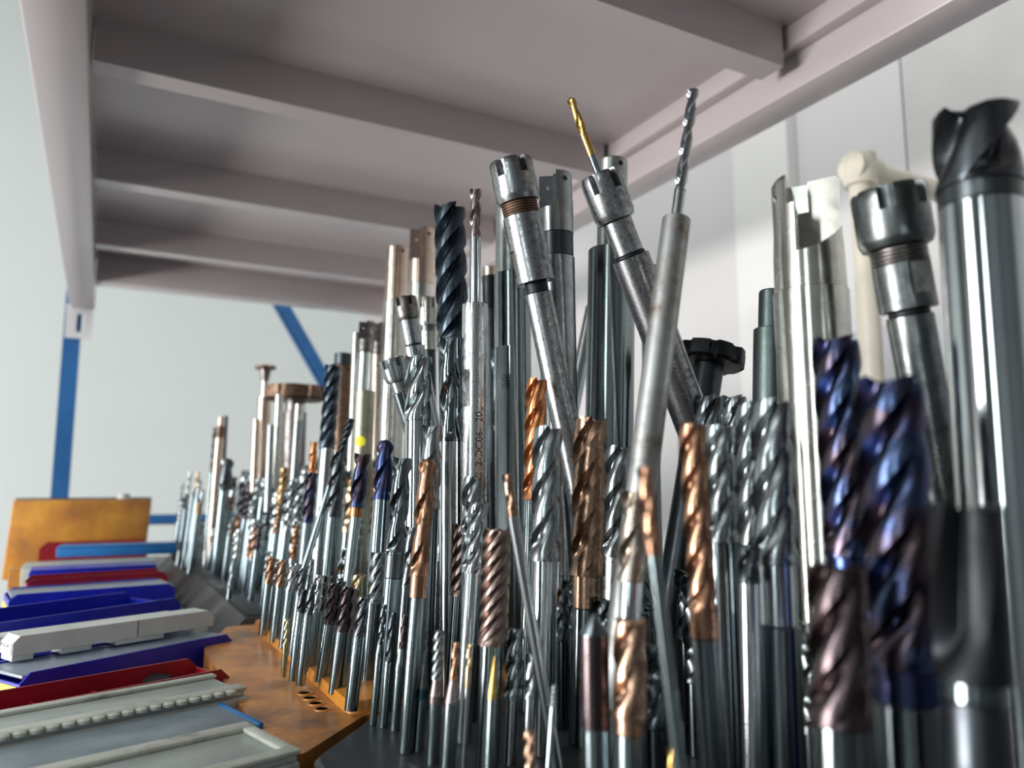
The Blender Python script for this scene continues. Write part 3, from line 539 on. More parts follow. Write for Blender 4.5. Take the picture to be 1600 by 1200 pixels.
 ('end_mill', 'plum-tinted small end mill in the near half of the orange tray row', (124.7, 480.3, -118.0), (0.1263, -0.0, 0.992), [('flute', 24.6, 6.52, 'plum', {'n': 3, 'h': 34, 'tip': 'flat', 'core': 0.62}), ('cyl', 33.6, 6.12, 'steel', {'nm': 'shank'})], None, {}),
 ('end_mill', 'dark small end mill in the near half of the orange tray row', (129.6, 483.3, -118.0), (0.1233, 0.0, 0.9924), [('flute', 26.0, 6.79, 'dark', {'n': 3, 'h': 34, 'tip': 'flat', 'core': 0.62}), ('cyl', 33.1, 6.39, 'steel', {'nm': 'shank'})], None, {}),
 ('end_mill', 'purple-brown small end mill in the near half of the orange tray row', (124.9, 450.6, -118.0), (0.1103, 0.0, 0.9939), [('flute', 25.4, 6.35, 'plum', {'n': 3, 'h': 34, 'tip': 'flat', 'core': 0.62}), ('cyl', 34.1, 5.97, 'steel', {'nm': 'shank'})], None, {}),
 ('end_mill', 'brown-banded small end mill in the near half of the orange tray row', (131.5, 454.2, -118.0), (0.0783, 0.0, 0.9969), [('flute', 26.7, 6.8, 'plum2', {'n': 3, 'h': 34, 'tip': 'flat', 'core': 0.62}), ('cyl', 31.2, 6.42, 'steel', {'nm': 'shank'})], None, {}),
 ('end_mill', 'dark end mill nearest in the orange tray row, on the stoutest shank', (124.4, 413.8, -118.0), (0.0966, 0.0, 0.9953), [('flute', 20.7, 6.92, 'dark', {'n': 3, 'h': 34, 'tip': 'flat', 'core': 0.62}), ('cyl', 37.5, 7.26, 'steel', {'nm': 'shank'})], None, {}),
 ('end_mill', 'dark short-fluted end mill in the front holes of the orange tray', (110.9, 490.8, -118.0), (0.0838, -0.0, 0.9965), [('flute', 13.8, 5.54, 'black2', {'n': 2, 'h': 30, 'tip': 'flat', 'core': 0.5}), ('cyl', 40.4, 5.15, 'steel', {'nm': 'shank'})], None, {}),
 ('end_mill', 'steel end mill in the front holes of the orange tray', (112.5, 477.6, -118.0), (0.0872, 0.0, 0.9962), [('flute', 18.1, 5.43, 'dark', {'n': 2, 'h': 30, 'tip': 'flat', 'core': 0.5}), ('cyl', 40.6, 5.81, 'steel', {'nm': 'shank'})], None, {}),
 ('end_mill', 'tiny brass-gold end mill alone in the front holes of the orange tray', (108.0, 502.8, -118.0), (0.0269, 0.0, 0.9996), [('flute', 16.2, 4.0, 'goldpale', {'n': 3, 'h': 34, 'tip': 'flat', 'core': 0.62}), ('cyl', 18.5, 3.6, 'goldpale', {'nm': 'shank'})], None, {}),
 ('end_mill', 'olive-gold end mill behind the orange tray row', (149.6, 498.6, -118.0), (0.056, 0.0, 0.9984), [('flute', 28.4, 9.17, 'goldpale', {'n': 3, 'h': 34, 'tip': 'flat', 'core': 0.62}), ('cyl', 31.5, 7.5, 'steel', {'nm': 'shank'})], None, {}),
 ('end_mill', 'grey high-spiral end mill behind the nearest orange tray mills', (148.3, 461.3, -118.0), (0.0688, 0.0, 0.9976), [('flute', 30.6, 9.79, 'grey', {'n': 4, 'h': 36, 'tip': 'flat', 'core': 0.62}), ('cyl', 46.8, 8.62, 'darksteel', {'nm': 'shank'})], None, {}),
 ('end_mill', 'long black spiral end mill rising in front of the rusty cutters', (181.0, 726.3, -118.0), (0.048, 0.0, 0.9988), [('flute', 81.3, 15.42, 'inkblack', {'n': 4, 'h': 36, 'tip': 'flat', 'core': 0.62}), ('cyl', 151.3, 13.57, 'steel', {'nm': 'shank'})], None, {}),
 ('indexable_mill', 'rusty brown cutter body behind the long black spiral mill', (245.7, 895.7, -118.0), (0.012, 0.0, 0.9999), [('cyl', 14.0, 21.47, 'black2', {'nm': 'head'}), ('holed', 46.6, 20.7, 'rust', {}), ('cyl', 212.5, 20.7, 'rust', {'nm': 'shank'})], None, {}),
 ('boring_bar', 'pale bright rod beside the rusty brown cutter body', (239.8, 827.9, -118.0), (0.0145, 0.0, 0.9999), [('cyl', 286.4, 8.6, 'silver', {'nm': 'shank'})], None, {}),
 ('indexable_mill', 'dark cutter head with an insert notch behind the olive shank', (238.0, 801.6, -118.0), (0.0341, 0.0, 0.9994), [('seat', 34.3, 17.5, 'darkworn', {}), ('cyl', 260.1, 15.4, 'bright', {'nm': 'shank'})], None, {}),
 ('indexable_mill', 'second dark cutter head close beside the champagne cutter', (277.1, 852.4, -118.0), (0.0043, 0.0, 1.0), [('seat', 38.2, 16.5, 'darkworn', {}), ('cyl', 267.2, 16.5, 'champ', {'nm': 'shank'})], None, {}),
 ('drill_shank', 'olive steel shank marked with a round yellow sticker', (200.2, 657.0, -118.0), (0.0119, 0.0, 0.9999), [('cyl', 200.0, 17.0, 'olive', {'nm': 'shank'})], None, {'dot': 1}),
 ('ball_mill', 'iridescent blue mill with an orange heat band', (155.4, 546.9, -118.0), (0.0917, 0.0, 0.9958), [('flute', 39.2, 11.67, 'blue', {'n': 2, 'h': 32, 'tip': 'flat', 'core': 0.55}), ('cyl', 6.5, 9.33, 'orange', {'nm': 'heat_band'}), ('cyl', 95.5, 7.93, 'bright', {'nm': 'shank'})], None, {}),
 ('ball_mill', 'blue-black round-nosed mill beside the iridescent one', (161.9, 499.5, -118.0), (0.0511, 0.0, 0.9987), [('flute', 39.8, 12.13, 'bluedark', {'n': 2, 'h': 32, 'tip': 'ball', 'core': 0.6}), ('cyl', 108.5, 11.27, 'steel', {'nm': 'shank'})], None, {}),
 ('end_mill', 'dark slender mill leaning over the iridescent blue one', (127.2, 606.7, -118.0), (0.2769, 0.0, 0.9609), [('flute', 40.7, 6.72, 'dark', {'n': 4, 'h': 36, 'tip': 'flat', 'core': 0.62}), ('cyl', 137.0, 5.68, 'steel', {'nm': 'shank'})], None, {}),
 ('end_mill', 'dark grey stout mill below the slender leaning one', (154.7, 594.6, -118.0), (0.0644, 0.0, 0.9979), [('flute', 49.9, 12.0, 'dark', {'n': 3, 'h': 34, 'tip': 'flat', 'core': 0.62}), ('cyl', 93.7, 11.0, 'steel', {'nm': 'shank'})], None, {}),
 ('drill_shank', 'smooth blue-grey shank in front of the long black spiral mill', (158.9, 638.4, -118.0), (0.0492, 0.0, 0.9988), [('cyl', 148.3, 7.47, 'greysteel', {'nm': 'shank'})], None, {}),
 ('end_mill', 'blue-glinting mill among the grey ones', (153.5, 666.9, -118.0), (0.0586, 0.0, 0.9983), [('flute', 42.6, 9.9, 'blue', {'n': 3, 'h': 34, 'tip': 'flat', 'core': 0.62}), ('cyl', 86.0, 9.35, 'steel', {'nm': 'shank'})], None, {}),
 ('end_mill', 'orange-red tipped mill beside the blue-glinting one', (182.4, 783.7, -118.0), (0.0482, 0.0, 0.9988), [('flute', 32.5, 7.8, 'orange', {'n': 2, 'h': 34, 'tip': 'flat', 'core': 0.62}), ('cyl', 128.9, 7.15, 'steel', {'nm': 'shank'})], None, {}),
 ('t_slot_cutter', 'thin T-shaped slot cutter, tallest among the far tools', (217.0, 1207.4, -118.0), (-0.008, 0.0, 1.0), [('disc', 5.0, 32.45, 'rust', {}), ('cone', 17.9, (16.72, 11.8), 'darkworn', {'nm': 'flare'}), ('cyl', 25.8, 11.8, 'silver', {'nm': 'stem'}), ('cyl', 249.7, 19.67, 'champ', {'nm': 'shank'})], None, {}),
 ('face_mill', 'rusty wide face mill on a stout dark arbor', (236.1, 1088.5, -118.0), (-0.0023, 0.0, 1.0), [('disc', 19.9, 90.0, 'rust', {}), ('cyl', 16.3, 27.0, 'darkworn', {'nm': 'hub'}), ('cyl', 218.3, 32.4, 'darkworn', {'nm': 'shank'})], None, {}),
 ('drill_shank', 'polished shank in front of the face mill arbor', (212.5, 988.0, -118.0), (0.0315, 0.0, 0.9995), [('cyl', 21.4, 11.43, 'silver', {'nm': 'tip'}), ('cyl', 198.0, 11.43, 'greysteel', {'nm': 'shank'})], None, {}),
 ('drill_shank', 'pale steel shank under the rim of the face mill', (202.2, 1039.3, -118.0), (0.009, 0.0, 1.0), [('cyl', 236.0, 11.05, 'silver', {'nm': 'shank'})], None, {}),
 ('indexable_mill', 'short cream cutter body below the T-shaped slot cutter', (193.6, 1140.3, -118.0), (-0.0011, 0.0, 1.0), [('cyl', 210.7, 10.08, 'champ', {'nm': 'shank'})], None, {}),
 ('drill_shank', 'grey-blue shank between the cream cutter body and the face mill', (193.0, 1028.5, -118.0), (0.0009, 0.0, 1.0), [('cyl', 194.8, 10.0, 'greysteel', {'nm': 'shank'})], None, {}),
 ('indexable_mill', 'two-tone brown cutter body standing alone above the far mills', (145.0, 1184.9, -118.0), (0.0299, 0.0, 0.9996), [('cyl', 13.1, 8.4, 'champ', {'nm': 'tip'}), ('cyl', 16.9, 10.27, 'rust', {'nm': 'collar'}), ('cyl', 185.3, 12.13, 'champ', {'nm': 'shank'})], None, {}),
 ('drill', 'thin twist drill beside the two-tone brown cutter body', (141.8, 1212.2, -118.0), (0.0239, 0.0, 0.9997), [('flute', 66.6, 5.7, 'dark', {'n': 2, 'h': 28, 'tip': 'flat', 'core': 0.5}), ('cyl', 135.3, 5.7, 'steel', {'nm': 'shank'})], None, {}),
 ('boring_bar', 'black thin bar behind the two-tone brown cutter body', (167.3, 1266.0, -118.0), (0.0046, 0.0, 1.0), [('cyl', 224.1, 7.0, 'black2', {'nm': 'shank'})], None, {}),
 ('spade_drill', 'dark rounded mill beneath the black thin bar', (140.4, 1081.3, -118.0), (0.0545, 0.0, 0.9985), [('flute', 42.4, 18.7, 'dark', {'n': 2, 'h': 28, 'tip': 'ball', 'core': 0.62}), ('cyl', 110.4, 13.6, 'steel', {'nm': 'shank'})], None, {}),
 ('drill', 'thinnest grey drill in the cluster at the far end of the black stand', (110.4, 1352.9, -118.0), (0.0726, 0.0, 0.9974), [('flute', 71.9, 4.13, 'grey', {'n': 2, 'h': 28, 'tip': 'drill', 'core': 0.5}), ('cyl', 50.6, 4.13, 'steel', {'nm': 'shank'})], None, {}),
 ('drill', 'slim bright drill in the cluster at the far end of the black stand', (115.5, 1312.7, -118.0), (0.0764, 0.0, 0.9971), [('flute', 70.3, 5.04, 'bright', {'n': 2, 'h': 28, 'tip': 'drill', 'core': 0.5}), ('cyl', 68.1, 5.04, 'steel', {'nm': 'shank'})], None, {}),
 ('drill', 'gold-tipped drill in the cluster at the far end of the black stand', (125.2, 1274.5, -118.0), (0.0587, 0.0, 0.9983), [('flute', 68.5, 5.9, 'gold2', {'n': 2, 'h': 28, 'tip': 'drill', 'core': 0.5}), ('cyl', 70.2, 5.9, 'steel', {'nm': 'shank'})], None, {}),
 ('drill', 'short silver drill in the cluster at the far end of the black stand', (129.3, 1242.0, -118.0), (0.0733, 0.0, 0.9973), [('flute', 66.5, 7.67, 'bright', {'n': 2, 'h': 28, 'tip': 'drill', 'core': 0.5}), ('cyl', 45.1, 7.67, 'steel', {'nm': 'shank'})], None, {}),
 ('drill', 'twisted grey drill at the front edge of the far black stand', (125.3, 858.1, -118.0), (0.0739, 0.0, 0.9973), [('flute', 29.3, 6.0, 'grey', {'n': 2, 'h': 28, 'tip': 'flat', 'core': 0.62}), ('cyl', 10.0, 5.33, 'steel', {'nm': 'shank'})], None, {}),
]
CROWD = [
 ((112.4, 1120.0, -118.0), 0.08, 94.3, 6.0, 'gold2', 2.5, 4, 'pale gold end mill, foremost row, near end of the far black stand', 'mills crowding the far black stand'),
 ((113.0, 1149.9, -118.0), 0.08, 124.8, 6.0, 'bright', 2.5, 3, 'first of two bright steel mills, foremost row, near end of the far black stand', 'mills crowding the far black stand'),
 ((110.1, 1183.0, -118.0), 0.08, 110.4, 6.0, 'bright', 2.5, 4, 'second of two bright steel mills, foremost row, near end of the far black stand', 'mills crowding the far black stand'),
 ((118.5, 1218.3, -118.0), 0.08, 111.4, 6.0, 'plum', 2.5, 2, 'plum-brown end mill, foremost row, near end of the far black stand', 'mills crowding the far black stand'),
 ((109.2, 1252.9, -118.0), 0.08, 105.1, 6.0, 'dark', 4.0, 3, 'dark-coated end mill, foremost row, middle of the far black stand', 'mills crowding the far black stand'),
 ((116.8, 1287.5, -118.0), 0.08, 92.4, 6.0, 'grey', 3.2, 2, 'grey steel end mill, foremost row, middle of the far black stand', 'mills crowding the far black stand'),
 ((109.5, 1322.0, -118.0), 0.08, 90.7, 8.0, 'bright', 4.0, 4, 'bright steel end mill, foremost row, far end of the far black stand', 'mills crowding the far black stand'),
 ((116.6, 1392.3, -118.0), 0.08, 98.1, 8.0, 'grey', 4.0, 3, 'grey steel end mill, foremost row, far end of the far black stand', 'mills crowding the far black stand'),
 ((148.6, 800.0, -118.0), 0.08, 52.5, 6.0, 'grey', 4.0, 3, 'grey steel end mill, short front row, near end of the far black stand', 'mills crowding the far black stand'),
 ((142.1, 828.8, -118.0), 0.08, 75.8, 6.0, 'plum', 4.0, 2, 'plum-brown end mill, short front row, near end of the far black stand', 'mills crowding the far black stand'),
 ((145.0, 863.3, -118.0), 0.08, 73.8, 8.0, 'bronze', 4.0, 3, 'bronze-coloured end mill, short front row, near end of the far black stand', 'mills crowding the far black stand'),
 ((146.3, 896.2, -118.0), 0.08, 58.6, 6.0, 'copper', 3.2, 3, 'copper-coloured end mill, short front row, near end of the far black stand', 'mills crowding the far black stand'),
 ((139.3, 930.1, -118.0), 0.08, 68.5, 10.0, 'bright', 4.0, 4, 'first of two bright steel mills, front row, near end of the far black stand', 'mills crowding the far black stand'),
 ((142.9, 965.2, -118.0), 0.08, 56.1, 8.0, 'gold2', 2.5, 3, 'pale gold end mill, short front row, near end of the far black stand', 'mills crowding the far black stand'),
 ((146.5, 995.8, -118.0), 0.08, 60.0, 8.0, 'bright', 2.5, 4, 'second of two bright steel mills, front row, near end of the far black stand', 'mills crowding the far black stand'),
 ((142.8, 1025.4, -118.0), 0.08, 73.6, 6.0, 'grey', 3.2, 3, 'first of two grey steel mills, front row, middle of the far black stand', 'mills crowding the far black stand'),
 ((148.9, 1057.9, -118.0), 0.08, 71.7, 10.0, 'copper', 3.2, 4, 'first of two copper-coloured mills, front row, middle of the far black stand', 'mills crowding the far black stand'),
 ((148.5, 1117.7, -118.0), 0.08, 42.6, 10.0, 'copper', 2.5, 3, 'second of two copper-coloured mills, front row, middle of the far black stand', 'mills crowding the far black stand'),
 ((140.8, 1147.6, -118.0), 0.08, 61.4, 10.0, 'grey', 3.2, 2, 'second of two grey steel mills, front row, middle of the far black stand', 'mills crowding the far black stand'),
 ((140.1, 1248.3, -118.0), 0.08, 65.0, 6.0, 'bright', 2.5, 2, 'bright steel end mill, short front row, far end of the far black stand', 'mills crowding the far black stand'),
 ((140.2, 1279.7, -118.0), 0.08, 63.8, 6.0, 'grey', 4.0, 2, 'first of three grey steel mills, front row, far end of the far black stand', 'mills crowding the far black stand'),
 ((150.3, 1312.1, -118.0), 0.08, 64.3, 6.0, 'grey', 4.0, 3, 'second of three grey steel mills, front row, far end of the far black stand', 'mills crowding the far black stand'),
 ((142.7, 1340.7, -118.0), 0.08, 54.7, 8.0, 'bronze', 2.5, 2, 'bronze-coloured end mill, short front row, far end of the far black stand', 'mills crowding the far black stand'),
 ((151.2, 1376.1, -118.0), 0.08, 59.0, 8.0, 'grey', 2.5, 2, 'third of three grey steel mills, front row, far end of the far black stand', 'mills crowding the far black stand'),
 ((163.7, 760.0, -118.0), 0.08, 79.8, 8.0, 'copper', 4.0, 2, 'copper-coloured end mill, second row, near end of the far black stand', 'mills crowding the far black stand'),
 ((170.8, 787.3, -118.0), 0.08, 83.3, 8.0, 'bright', 4.0, 3, 'first of five bright steel mills, second row, near end of the far black stand', 'mills crowding the far black stand'),
 ((168.8, 821.7, -118.0), 0.08, 95.4, 10.0, 'bright', 2.5, 3, 'second of five bright steel mills, second row, near end of the far black stand', 'mills crowding the far black stand'),
 ((164.5, 854.1, -118.0), 0.08, 98.4, 8.0, 'bronze', 4.0, 2, 'bronze-coloured end mill, second row, near end of the far black stand', 'mills crowding the far black stand'),
 ((168.1, 886.9, -118.0), 0.08, 96.9, 8.0, 'bright', 4.0, 3, 'third of five bright steel mills, second row, near end of the far black stand', 'mills crowding the far black stand'),
 ((160.7, 915.6, -118.0), 0.08, 71.2, 10.0, 'bright', 3.2, 2, 'fourth of five bright steel mills, second row, near end of the far black stand', 'mills crowding the far black stand'),
 ((170.6, 947.3, -118.0), 0.08, 86.4, 10.0, 'dark', 3.2, 2, 'dark-coated end mill, second row, near end of the far black stand', 'mills crowding the far black stand'),
 ((162.6, 974.8, -118.0), 0.08, 77.3, 10.0, 'bright', 4.0, 4, 'fifth of five bright steel mills, second row, near end of the far black stand', 'mills crowding the far black stand'),
 ((164.3, 1007.8, -118.0), 0.08, 93.8, 8.0, 'grey', 4.0, 2, 'first of three grey steel mills, second row, middle of the far black stand', 'mills crowding the far black stand'),
 ((167.6, 1041.5, -118.0), 0.08, 97.3, 8.0, 'grey', 3.2, 4, 'second of three grey steel mills, second row, middle of the far black stand', 'mills crowding the far black stand'),
 ((167.2, 1070.0, -118.0), 0.08, 105.3, 10.0, 'plum', 3.2, 4, 'plum-brown end mill, second row, middle of the far black stand', 'mills crowding the far black stand'),
 ((168.6, 1104.0, -118.0), 0.08, 76.4, 8.0, 'dark', 2.5, 4, 'dark-coated end mill, second row, middle of the far black stand', 'mills crowding the far black stand'),
 ((169.7, 1137.7, -118.0), 0.08, 75.5, 10.0, 'copper', 4.0, 3, 'copper-coloured end mill, second row, middle of the far black stand', 'mills crowding the far black stand'),
 ((166.9, 1164.6, -118.0), 0.08, 71.0, 8.0, 'grey', 4.0, 4, 'third of three grey steel mills, second row, middle of the far black stand', 'mills crowding the far black stand'),
 ((163.1, 1198.5, -118.0), 0.08, 101.7, 8.0, 'copper', 2.5, 3, 'copper-coloured end mill, second row, far end of the far black stand', 'mills crowding the far black stand'),
 ((164.2, 1225.9, -118.0), 0.08, 97.8, 10.0, 'bronze', 4.0, 3, 'bronze-coloured end mill, second row, far end of the far black stand', 'mills crowding the far black stand'),
 ((164.2, 1291.7, -118.0), 0.08, 100.1, 8.0, 'dark', 4.0, 2, 'first of three dark-coated mills, second row, far end of the far black stand', 'mills crowding the far black stand'),
 ((159.4, 1322.0, -118.0), 0.08, 86.1, 8.0, 'dark', 2.5, 2, 'second of three dark-coated mills, second row, far end of the far black stand', 'mills crowding the far black stand'),
 ((167.5, 1348.7, -118.0), 0.08, 74.6, 10.0, 'bright', 4.0, 4, 'bright steel end mill, second row, far end of the far black stand', 'mills crowding the far black stand'),
 ((164.0, 1379.0, -118.0), 0.08, 98.3, 8.0, 'dark', 2.5, 2, 'third of three dark-coated mills, second row, far end of the far black stand', 'mills crowding the far black stand'),
 ((189.8, 740.0, -118.0), 0.08, 118.6, 12.0, 'dark', 2.5, 3, 'first of two dark-coated mills, third row, near end of the far black stand', 'mills crowding the far black stand'),
 ((192.0, 772.2, -118.0), 0.08, 121.4, 14.0, 'bright', 3.2, 4, 'first of two bright steel mills, third row, near end of the far black stand', 'mills crowding the far black stand'),
 ((185.3, 806.6, -118.0), 0.08, 130.8, 14.0, 'bright', 4.0, 2, 'second of two bright steel mills, third row, near end of the far black stand', 'mills crowding the far black stand'),
 ((183.1, 844.0, -118.0), 0.08, 107.7, 14.0, 'grey', 2.5, 4, 'first of two grey steel mills, third row, near end of the far black stand', 'mills crowding the far black stand'),
 ((181.1, 875.4, -118.0), 0.08, 123.1, 12.0, 'grey', 2.5, 4, 'second of two grey steel mills, third row, near end of the far black stand', 'mills crowding the far black stand'),
 ((185.5, 910.8, -118.0), 0.08, 111.4, 14.0, 'dark', 2.5, 4, 'second of two dark-coated mills, third row, near end of the far black stand', 'mills crowding the far black stand'),
 ((185.4, 949.5, -118.0), 0.08, 118.0, 12.0, 'gold2', 2.5, 4, 'pale gold end mill, third row, near end of the far black stand', 'mills crowding the far black stand'),
 ((187.1, 982.8, -118.0), 0.08, 113.9, 14.0, 'bright', 3.2, 2, 'first of two bright steel mills, third row, middle of the far black stand', 'mills crowding the far black stand'),
 ((183.1, 1053.2, -118.0), 0.08, 131.3, 12.0, 'grey', 2.5, 2, 'grey steel end mill, third row, middle of the far black stand', 'mills crowding the far black stand'),
 ((180.4, 1084.8, -118.0), 0.08, 126.2, 12.0, 'bright', 3.2, 4, 'second of two bright steel mills, third row, middle of the far black stand', 'mills crowding the far black stand'),
 ((184.4, 1122.1, -118.0), 0.08, 108.5, 14.0, 'dark', 4.0, 3, 'dark-coated end mill, third row, middle of the far black stand', 'mills crowding the far black stand'),
 ((180.8, 1151.9, -118.0), 0.08, 123.7, 12.0, 'plum', 3.2, 2, 'plum-brown end mill, third row, middle of the far black stand', 'mills crowding the far black stand'),
 ((191.1, 1187.3, -118.0), 0.08, 106.7, 12.0, 'copper', 2.5, 3, 'copper-coloured end mill, third row, far end of the far black stand', 'mills crowding the far black stand'),
 ((186.4, 1225.0, -118.0), 0.08, 113.9, 14.0, 'dark', 3.2, 4, 'first of three dark-coated mills, third row, far end of the far black stand', 'mills crowding the far black stand'),
 ((187.5, 1255.2, -118.0), 0.08, 111.0, 12.0, 'grey', 3.2, 2, 'first of two grey steel mills, third row, far end of the far black stand', 'mills crowding the far black stand'),
 ((191.5, 1285.9, -118.0), 0.08, 122.0, 12.0, 'dark', 3.2, 3, 'second of three dark-coated mills, third row, far end of the far black stand', 'mills crowding the far black stand'),
 ((183.0, 1319.9, -118.0), 0.08, 114.1, 14.0, 'bright', 2.5, 2, 'bright steel end mill, third row, far end of the far black stand', 'mills crowding the far black stand'),
 ((185.6, 1349.0, -118.0), 0.08, 131.8, 14.0, 'dark', 2.5, 3, 'third of three dark-coated mills, third row, far end of the far black stand', 'mills crowding the far black stand'),
 ((190.5, 1379.0, -118.0), 0.08, 116.5, 14.0, 'grey', 4.0, 3, 'second of two grey steel mills, third row, far end of the far black stand', 'mills crowding the far black stand'),
 ((218.5, 720.0, -118.0), 0.07, 132.5, 14.0, 'copper', 3.2, 3, 'copper-coloured end mill, fourth row, near end of the far black stand', 'mills crowding the far black stand'),
 ((217.3, 761.2, -118.0), 0.07, 124.6, 17.0, 'gold2', 3.2, 2, 'pale gold end mill, fourth row, near end of the far black stand', 'mills crowding the far black stand'),
 ((214.7, 792.4, -118.0), 0.07, 133.5, 17.0, 'dark', 4.0, 2, 'dark-coated end mill, fourth row, near end of the far black stand', 'mills crowding the far black stand'),
 ((207.6, 830.5, -118.0), 0.07, 128.8, 17.0, 'bright', 2.5, 3, 'bright steel end mill, fourth row, near end of the far black stand', 'mills crowding the far black stand'),
 ((209.6, 865.0, -118.0), 0.07, 148.0, 14.0, 'bronze', 2.5, 3, 'bronze-coloured end mill, fourth row, near end of the far black stand', 'mills crowding the far black stand'),
 ((209.0, 898.0, -118.0), 0.07, 132.4, 17.0, 'grey', 3.2, 4, 'first of two grey steel mills, fourth row, near end of the far black stand', 'mills crowding the far black stand'),
 ((209.0, 935.7, -118.0), 0.07, 143.0, 17.0, 'grey', 2.5, 2, 'second of two grey steel mills, fourth row, near end of the far black stand', 'mills crowding the far black stand'),
 ((207.8, 970.6, -118.0), 0.07, 124.8, 14.0, 'bright', 2.5, 4, 'bright steel end mill, fourth row, middle of the far black stand', 'mills crowding the far black stand'),
 ((217.3, 1011.5, -118.0), 0.07, 128.0, 17.0, 'dark', 3.2, 4, 'dark-coated end mill, fourth row, middle of the far black stand', 'mills crowding the far black stand'),
 ((207.9, 1052.7, -118.0), 0.07, 141.7, 14.0, 'gold2', 2.5, 4, 'first of two pale gold mills, fourth row, middle of the far black stand', 'mills crowding the far black stand'),
 ((217.0, 1129.7, -118.0), 0.07, 124.7, 14.0, 'gold2', 2.5, 2, 'second of two pale gold mills, fourth row, middle of the far black stand', 'mills crowding the far black stand'),
 ((213.4, 1160.8, -118.0), 0.07, 147.4, 17.0, 'plum', 4.0, 2, 'plum-brown end mill, fourth row, middle of the far black stand', 'mills crowding the far black stand'),
 ((215.5, 1237.4, -118.0), 0.07, 136.4, 14.0, 'dark', 4.0, 4, 'dark-coated end mill, fourth row, far end of the far black stand', 'mills crowding the far black stand'),
 ((215.7, 1268.7, -118.0), 0.07, 130.4, 17.0, 'grey', 2.5, 4, 'first of three grey steel mills, fourth row, far end of the far black stand', 'mills crowding the far black stand'),
 ((209.0, 1307.4, -118.0), 0.07, 139.9, 17.0, 'grey', 3.2, 2, 'second of three grey steel mills, fourth row, far end of the far black stand', 'mills crowding the far black stand'),
 ((214.2, 1343.2, -118.0), 0.07, 142.8, 14.0, 'grey', 2.5, 4, 'third of three grey steel mills, fourth row, far end of the far black stand', 'mills crowding the far black stand'),
 ((209.1, 1375.4, -118.0), 0.07, 142.2, 14.0, 'bright', 2.5, 3, 'bright steel end mill, fourth row, far end of the far black stand', 'mills crowding the far black stand'),
 ((238.3, 740.0, -118.0), 0.06, 149.7, 15.0, 'bright', 4.0, 3, 'first of three bright steel mills, rear row, near end of the far black stand', 'mills crowding the far black stand'),
 ((241.5, 775.6, -118.0), 0.06, 145.6, 15.0, 'grey', 4.0, 2, 'grey steel end mill, rear row, near end of the far black stand', 'mills crowding the far black stand'),
 ((240.9, 854.8, -118.0), 0.06, 141.6, 15.0, 'bright', 2.5, 4, 'second of three bright steel mills, rear row, near end of the far black stand', 'mills crowding the far black stand'),
 ((245.6, 926.2, -118.0), 0.06, 150.3, 18.0, 'bright', 3.2, 3, 'third of three bright steel mills, rear row, near end of the far black stand', 'mills crowding the far black stand'),
 ((235.3, 958.8, -118.0), 0.06, 146.1, 18.0, 'grey', 3.2, 4, 'grey steel end mill, rear row, middle of the far black stand', 'mills crowding the far black stand'),
 ((239.6, 992.7, -118.0), 0.06, 142.6, 18.0, 'copper', 2.5, 3, 'copper-coloured end mill, rear row, middle of the far black stand', 'mills crowding the far black stand'),
 ((245.8, 1033.6, -118.0), 0.06, 138.6, 15.0, 'dark', 4.0, 2, 'dark-coated end mill, rear row, middle of the far black stand', 'mills crowding the far black stand'),
 ((238.1, 1154.4, -118.0), 0.06, 155.0, 18.0, 'bright', 3.2, 4, 'first of two bright steel mills, rear row, far end of the far black stand', 'mills crowding the far black stand'),
 ((244.2, 1190.3, -118.0), 0.06, 152.0, 15.0, 'plum', 4.0, 3, 'plum-brown end mill, rear row, far end of the far black stand', 'mills crowding the far black stand'),
 ((246.5, 1233.0, -118.0), 0.06, 147.2, 15.0, 'bright', 2.5, 4, 'second of two bright steel mills, rear row, far end of the far black stand', 'mills crowding the far black stand'),
 ((243.1, 1270.0, -118.0), 0.06, 139.0, 18.0, 'copper', 3.2, 2, 'copper-coloured end mill, rear row, far end of the far black stand', 'mills crowding the far black stand'),
 ((169.2, 440.0, -118.0), 0.06, 57.6, 10.0, 'plum', 3.2, 3, 'plum-brown end mill, front row, near end of the block behind the orange tray', 'mills behind the orange tray'),
 ((171.6, 527.7, -118.0), 0.06, 69.7, 10.0, 'grey', 3.2, 3, 'grey steel end mill, front row, near end of the block behind the orange tray', 'mills behind the orange tray'),
 ((165.0, 554.4, -118.0), 0.06, 55.0, 12.0, 'bronze', 2.5, 3, 'bronze-coloured end mill, front row, middle of the block behind the orange tray', 'mills behind the orange tray'),
 ((164.9, 582.1, -118.0), 0.06, 70.4, 8.0, 'dark', 4.0, 3, 'dark-coated end mill, front row, middle of the block behind the orange tray', 'mills behind the orange tray'),
 ((171.4, 611.0, -118.0), 0.06, 58.8, 10.0, 'bright', 2.5, 3, 'bright steel end mill, front row, middle of the block behind the orange tray', 'mills behind the orange tray'),
 ((174.3, 639.0, -118.0), 0.06, 56.1, 12.0, 'dark', 4.0, 2, 'dark-coated end mill, front row, far end of the block behind the orange tray', 'mills behind the orange tray'),
 ((172.9, 665.3, -118.0), 0.06, 64.4, 10.0, 'gold2', 3.2, 3, 'pale gold end mill, front row, far end of the block behind the orange tray', 'mills behind the orange tray'),
 ((173.3, 698.5, -118.0), 0.06, 52.8, 10.0, 'bright', 4.0, 3, 'bright steel end mill, front row, far end of the block behind the orange tray', 'mills behind the orange tray'),
 ((189.6, 496.9, -118.0), 0.06, 84.2, 10.0, 'gold2', 4.0, 4, 'pale gold end mill, second row, near end of the block behind the orange tray', 'mills behind the orange tray'),
 ((195.4, 532.4, -118.0), 0.06, 96.5, 10.0, 'dark', 2.5, 2, 'dark-coated end mill, second row, near end of the block behind the orange tray', 'mills behind the orange tray'),
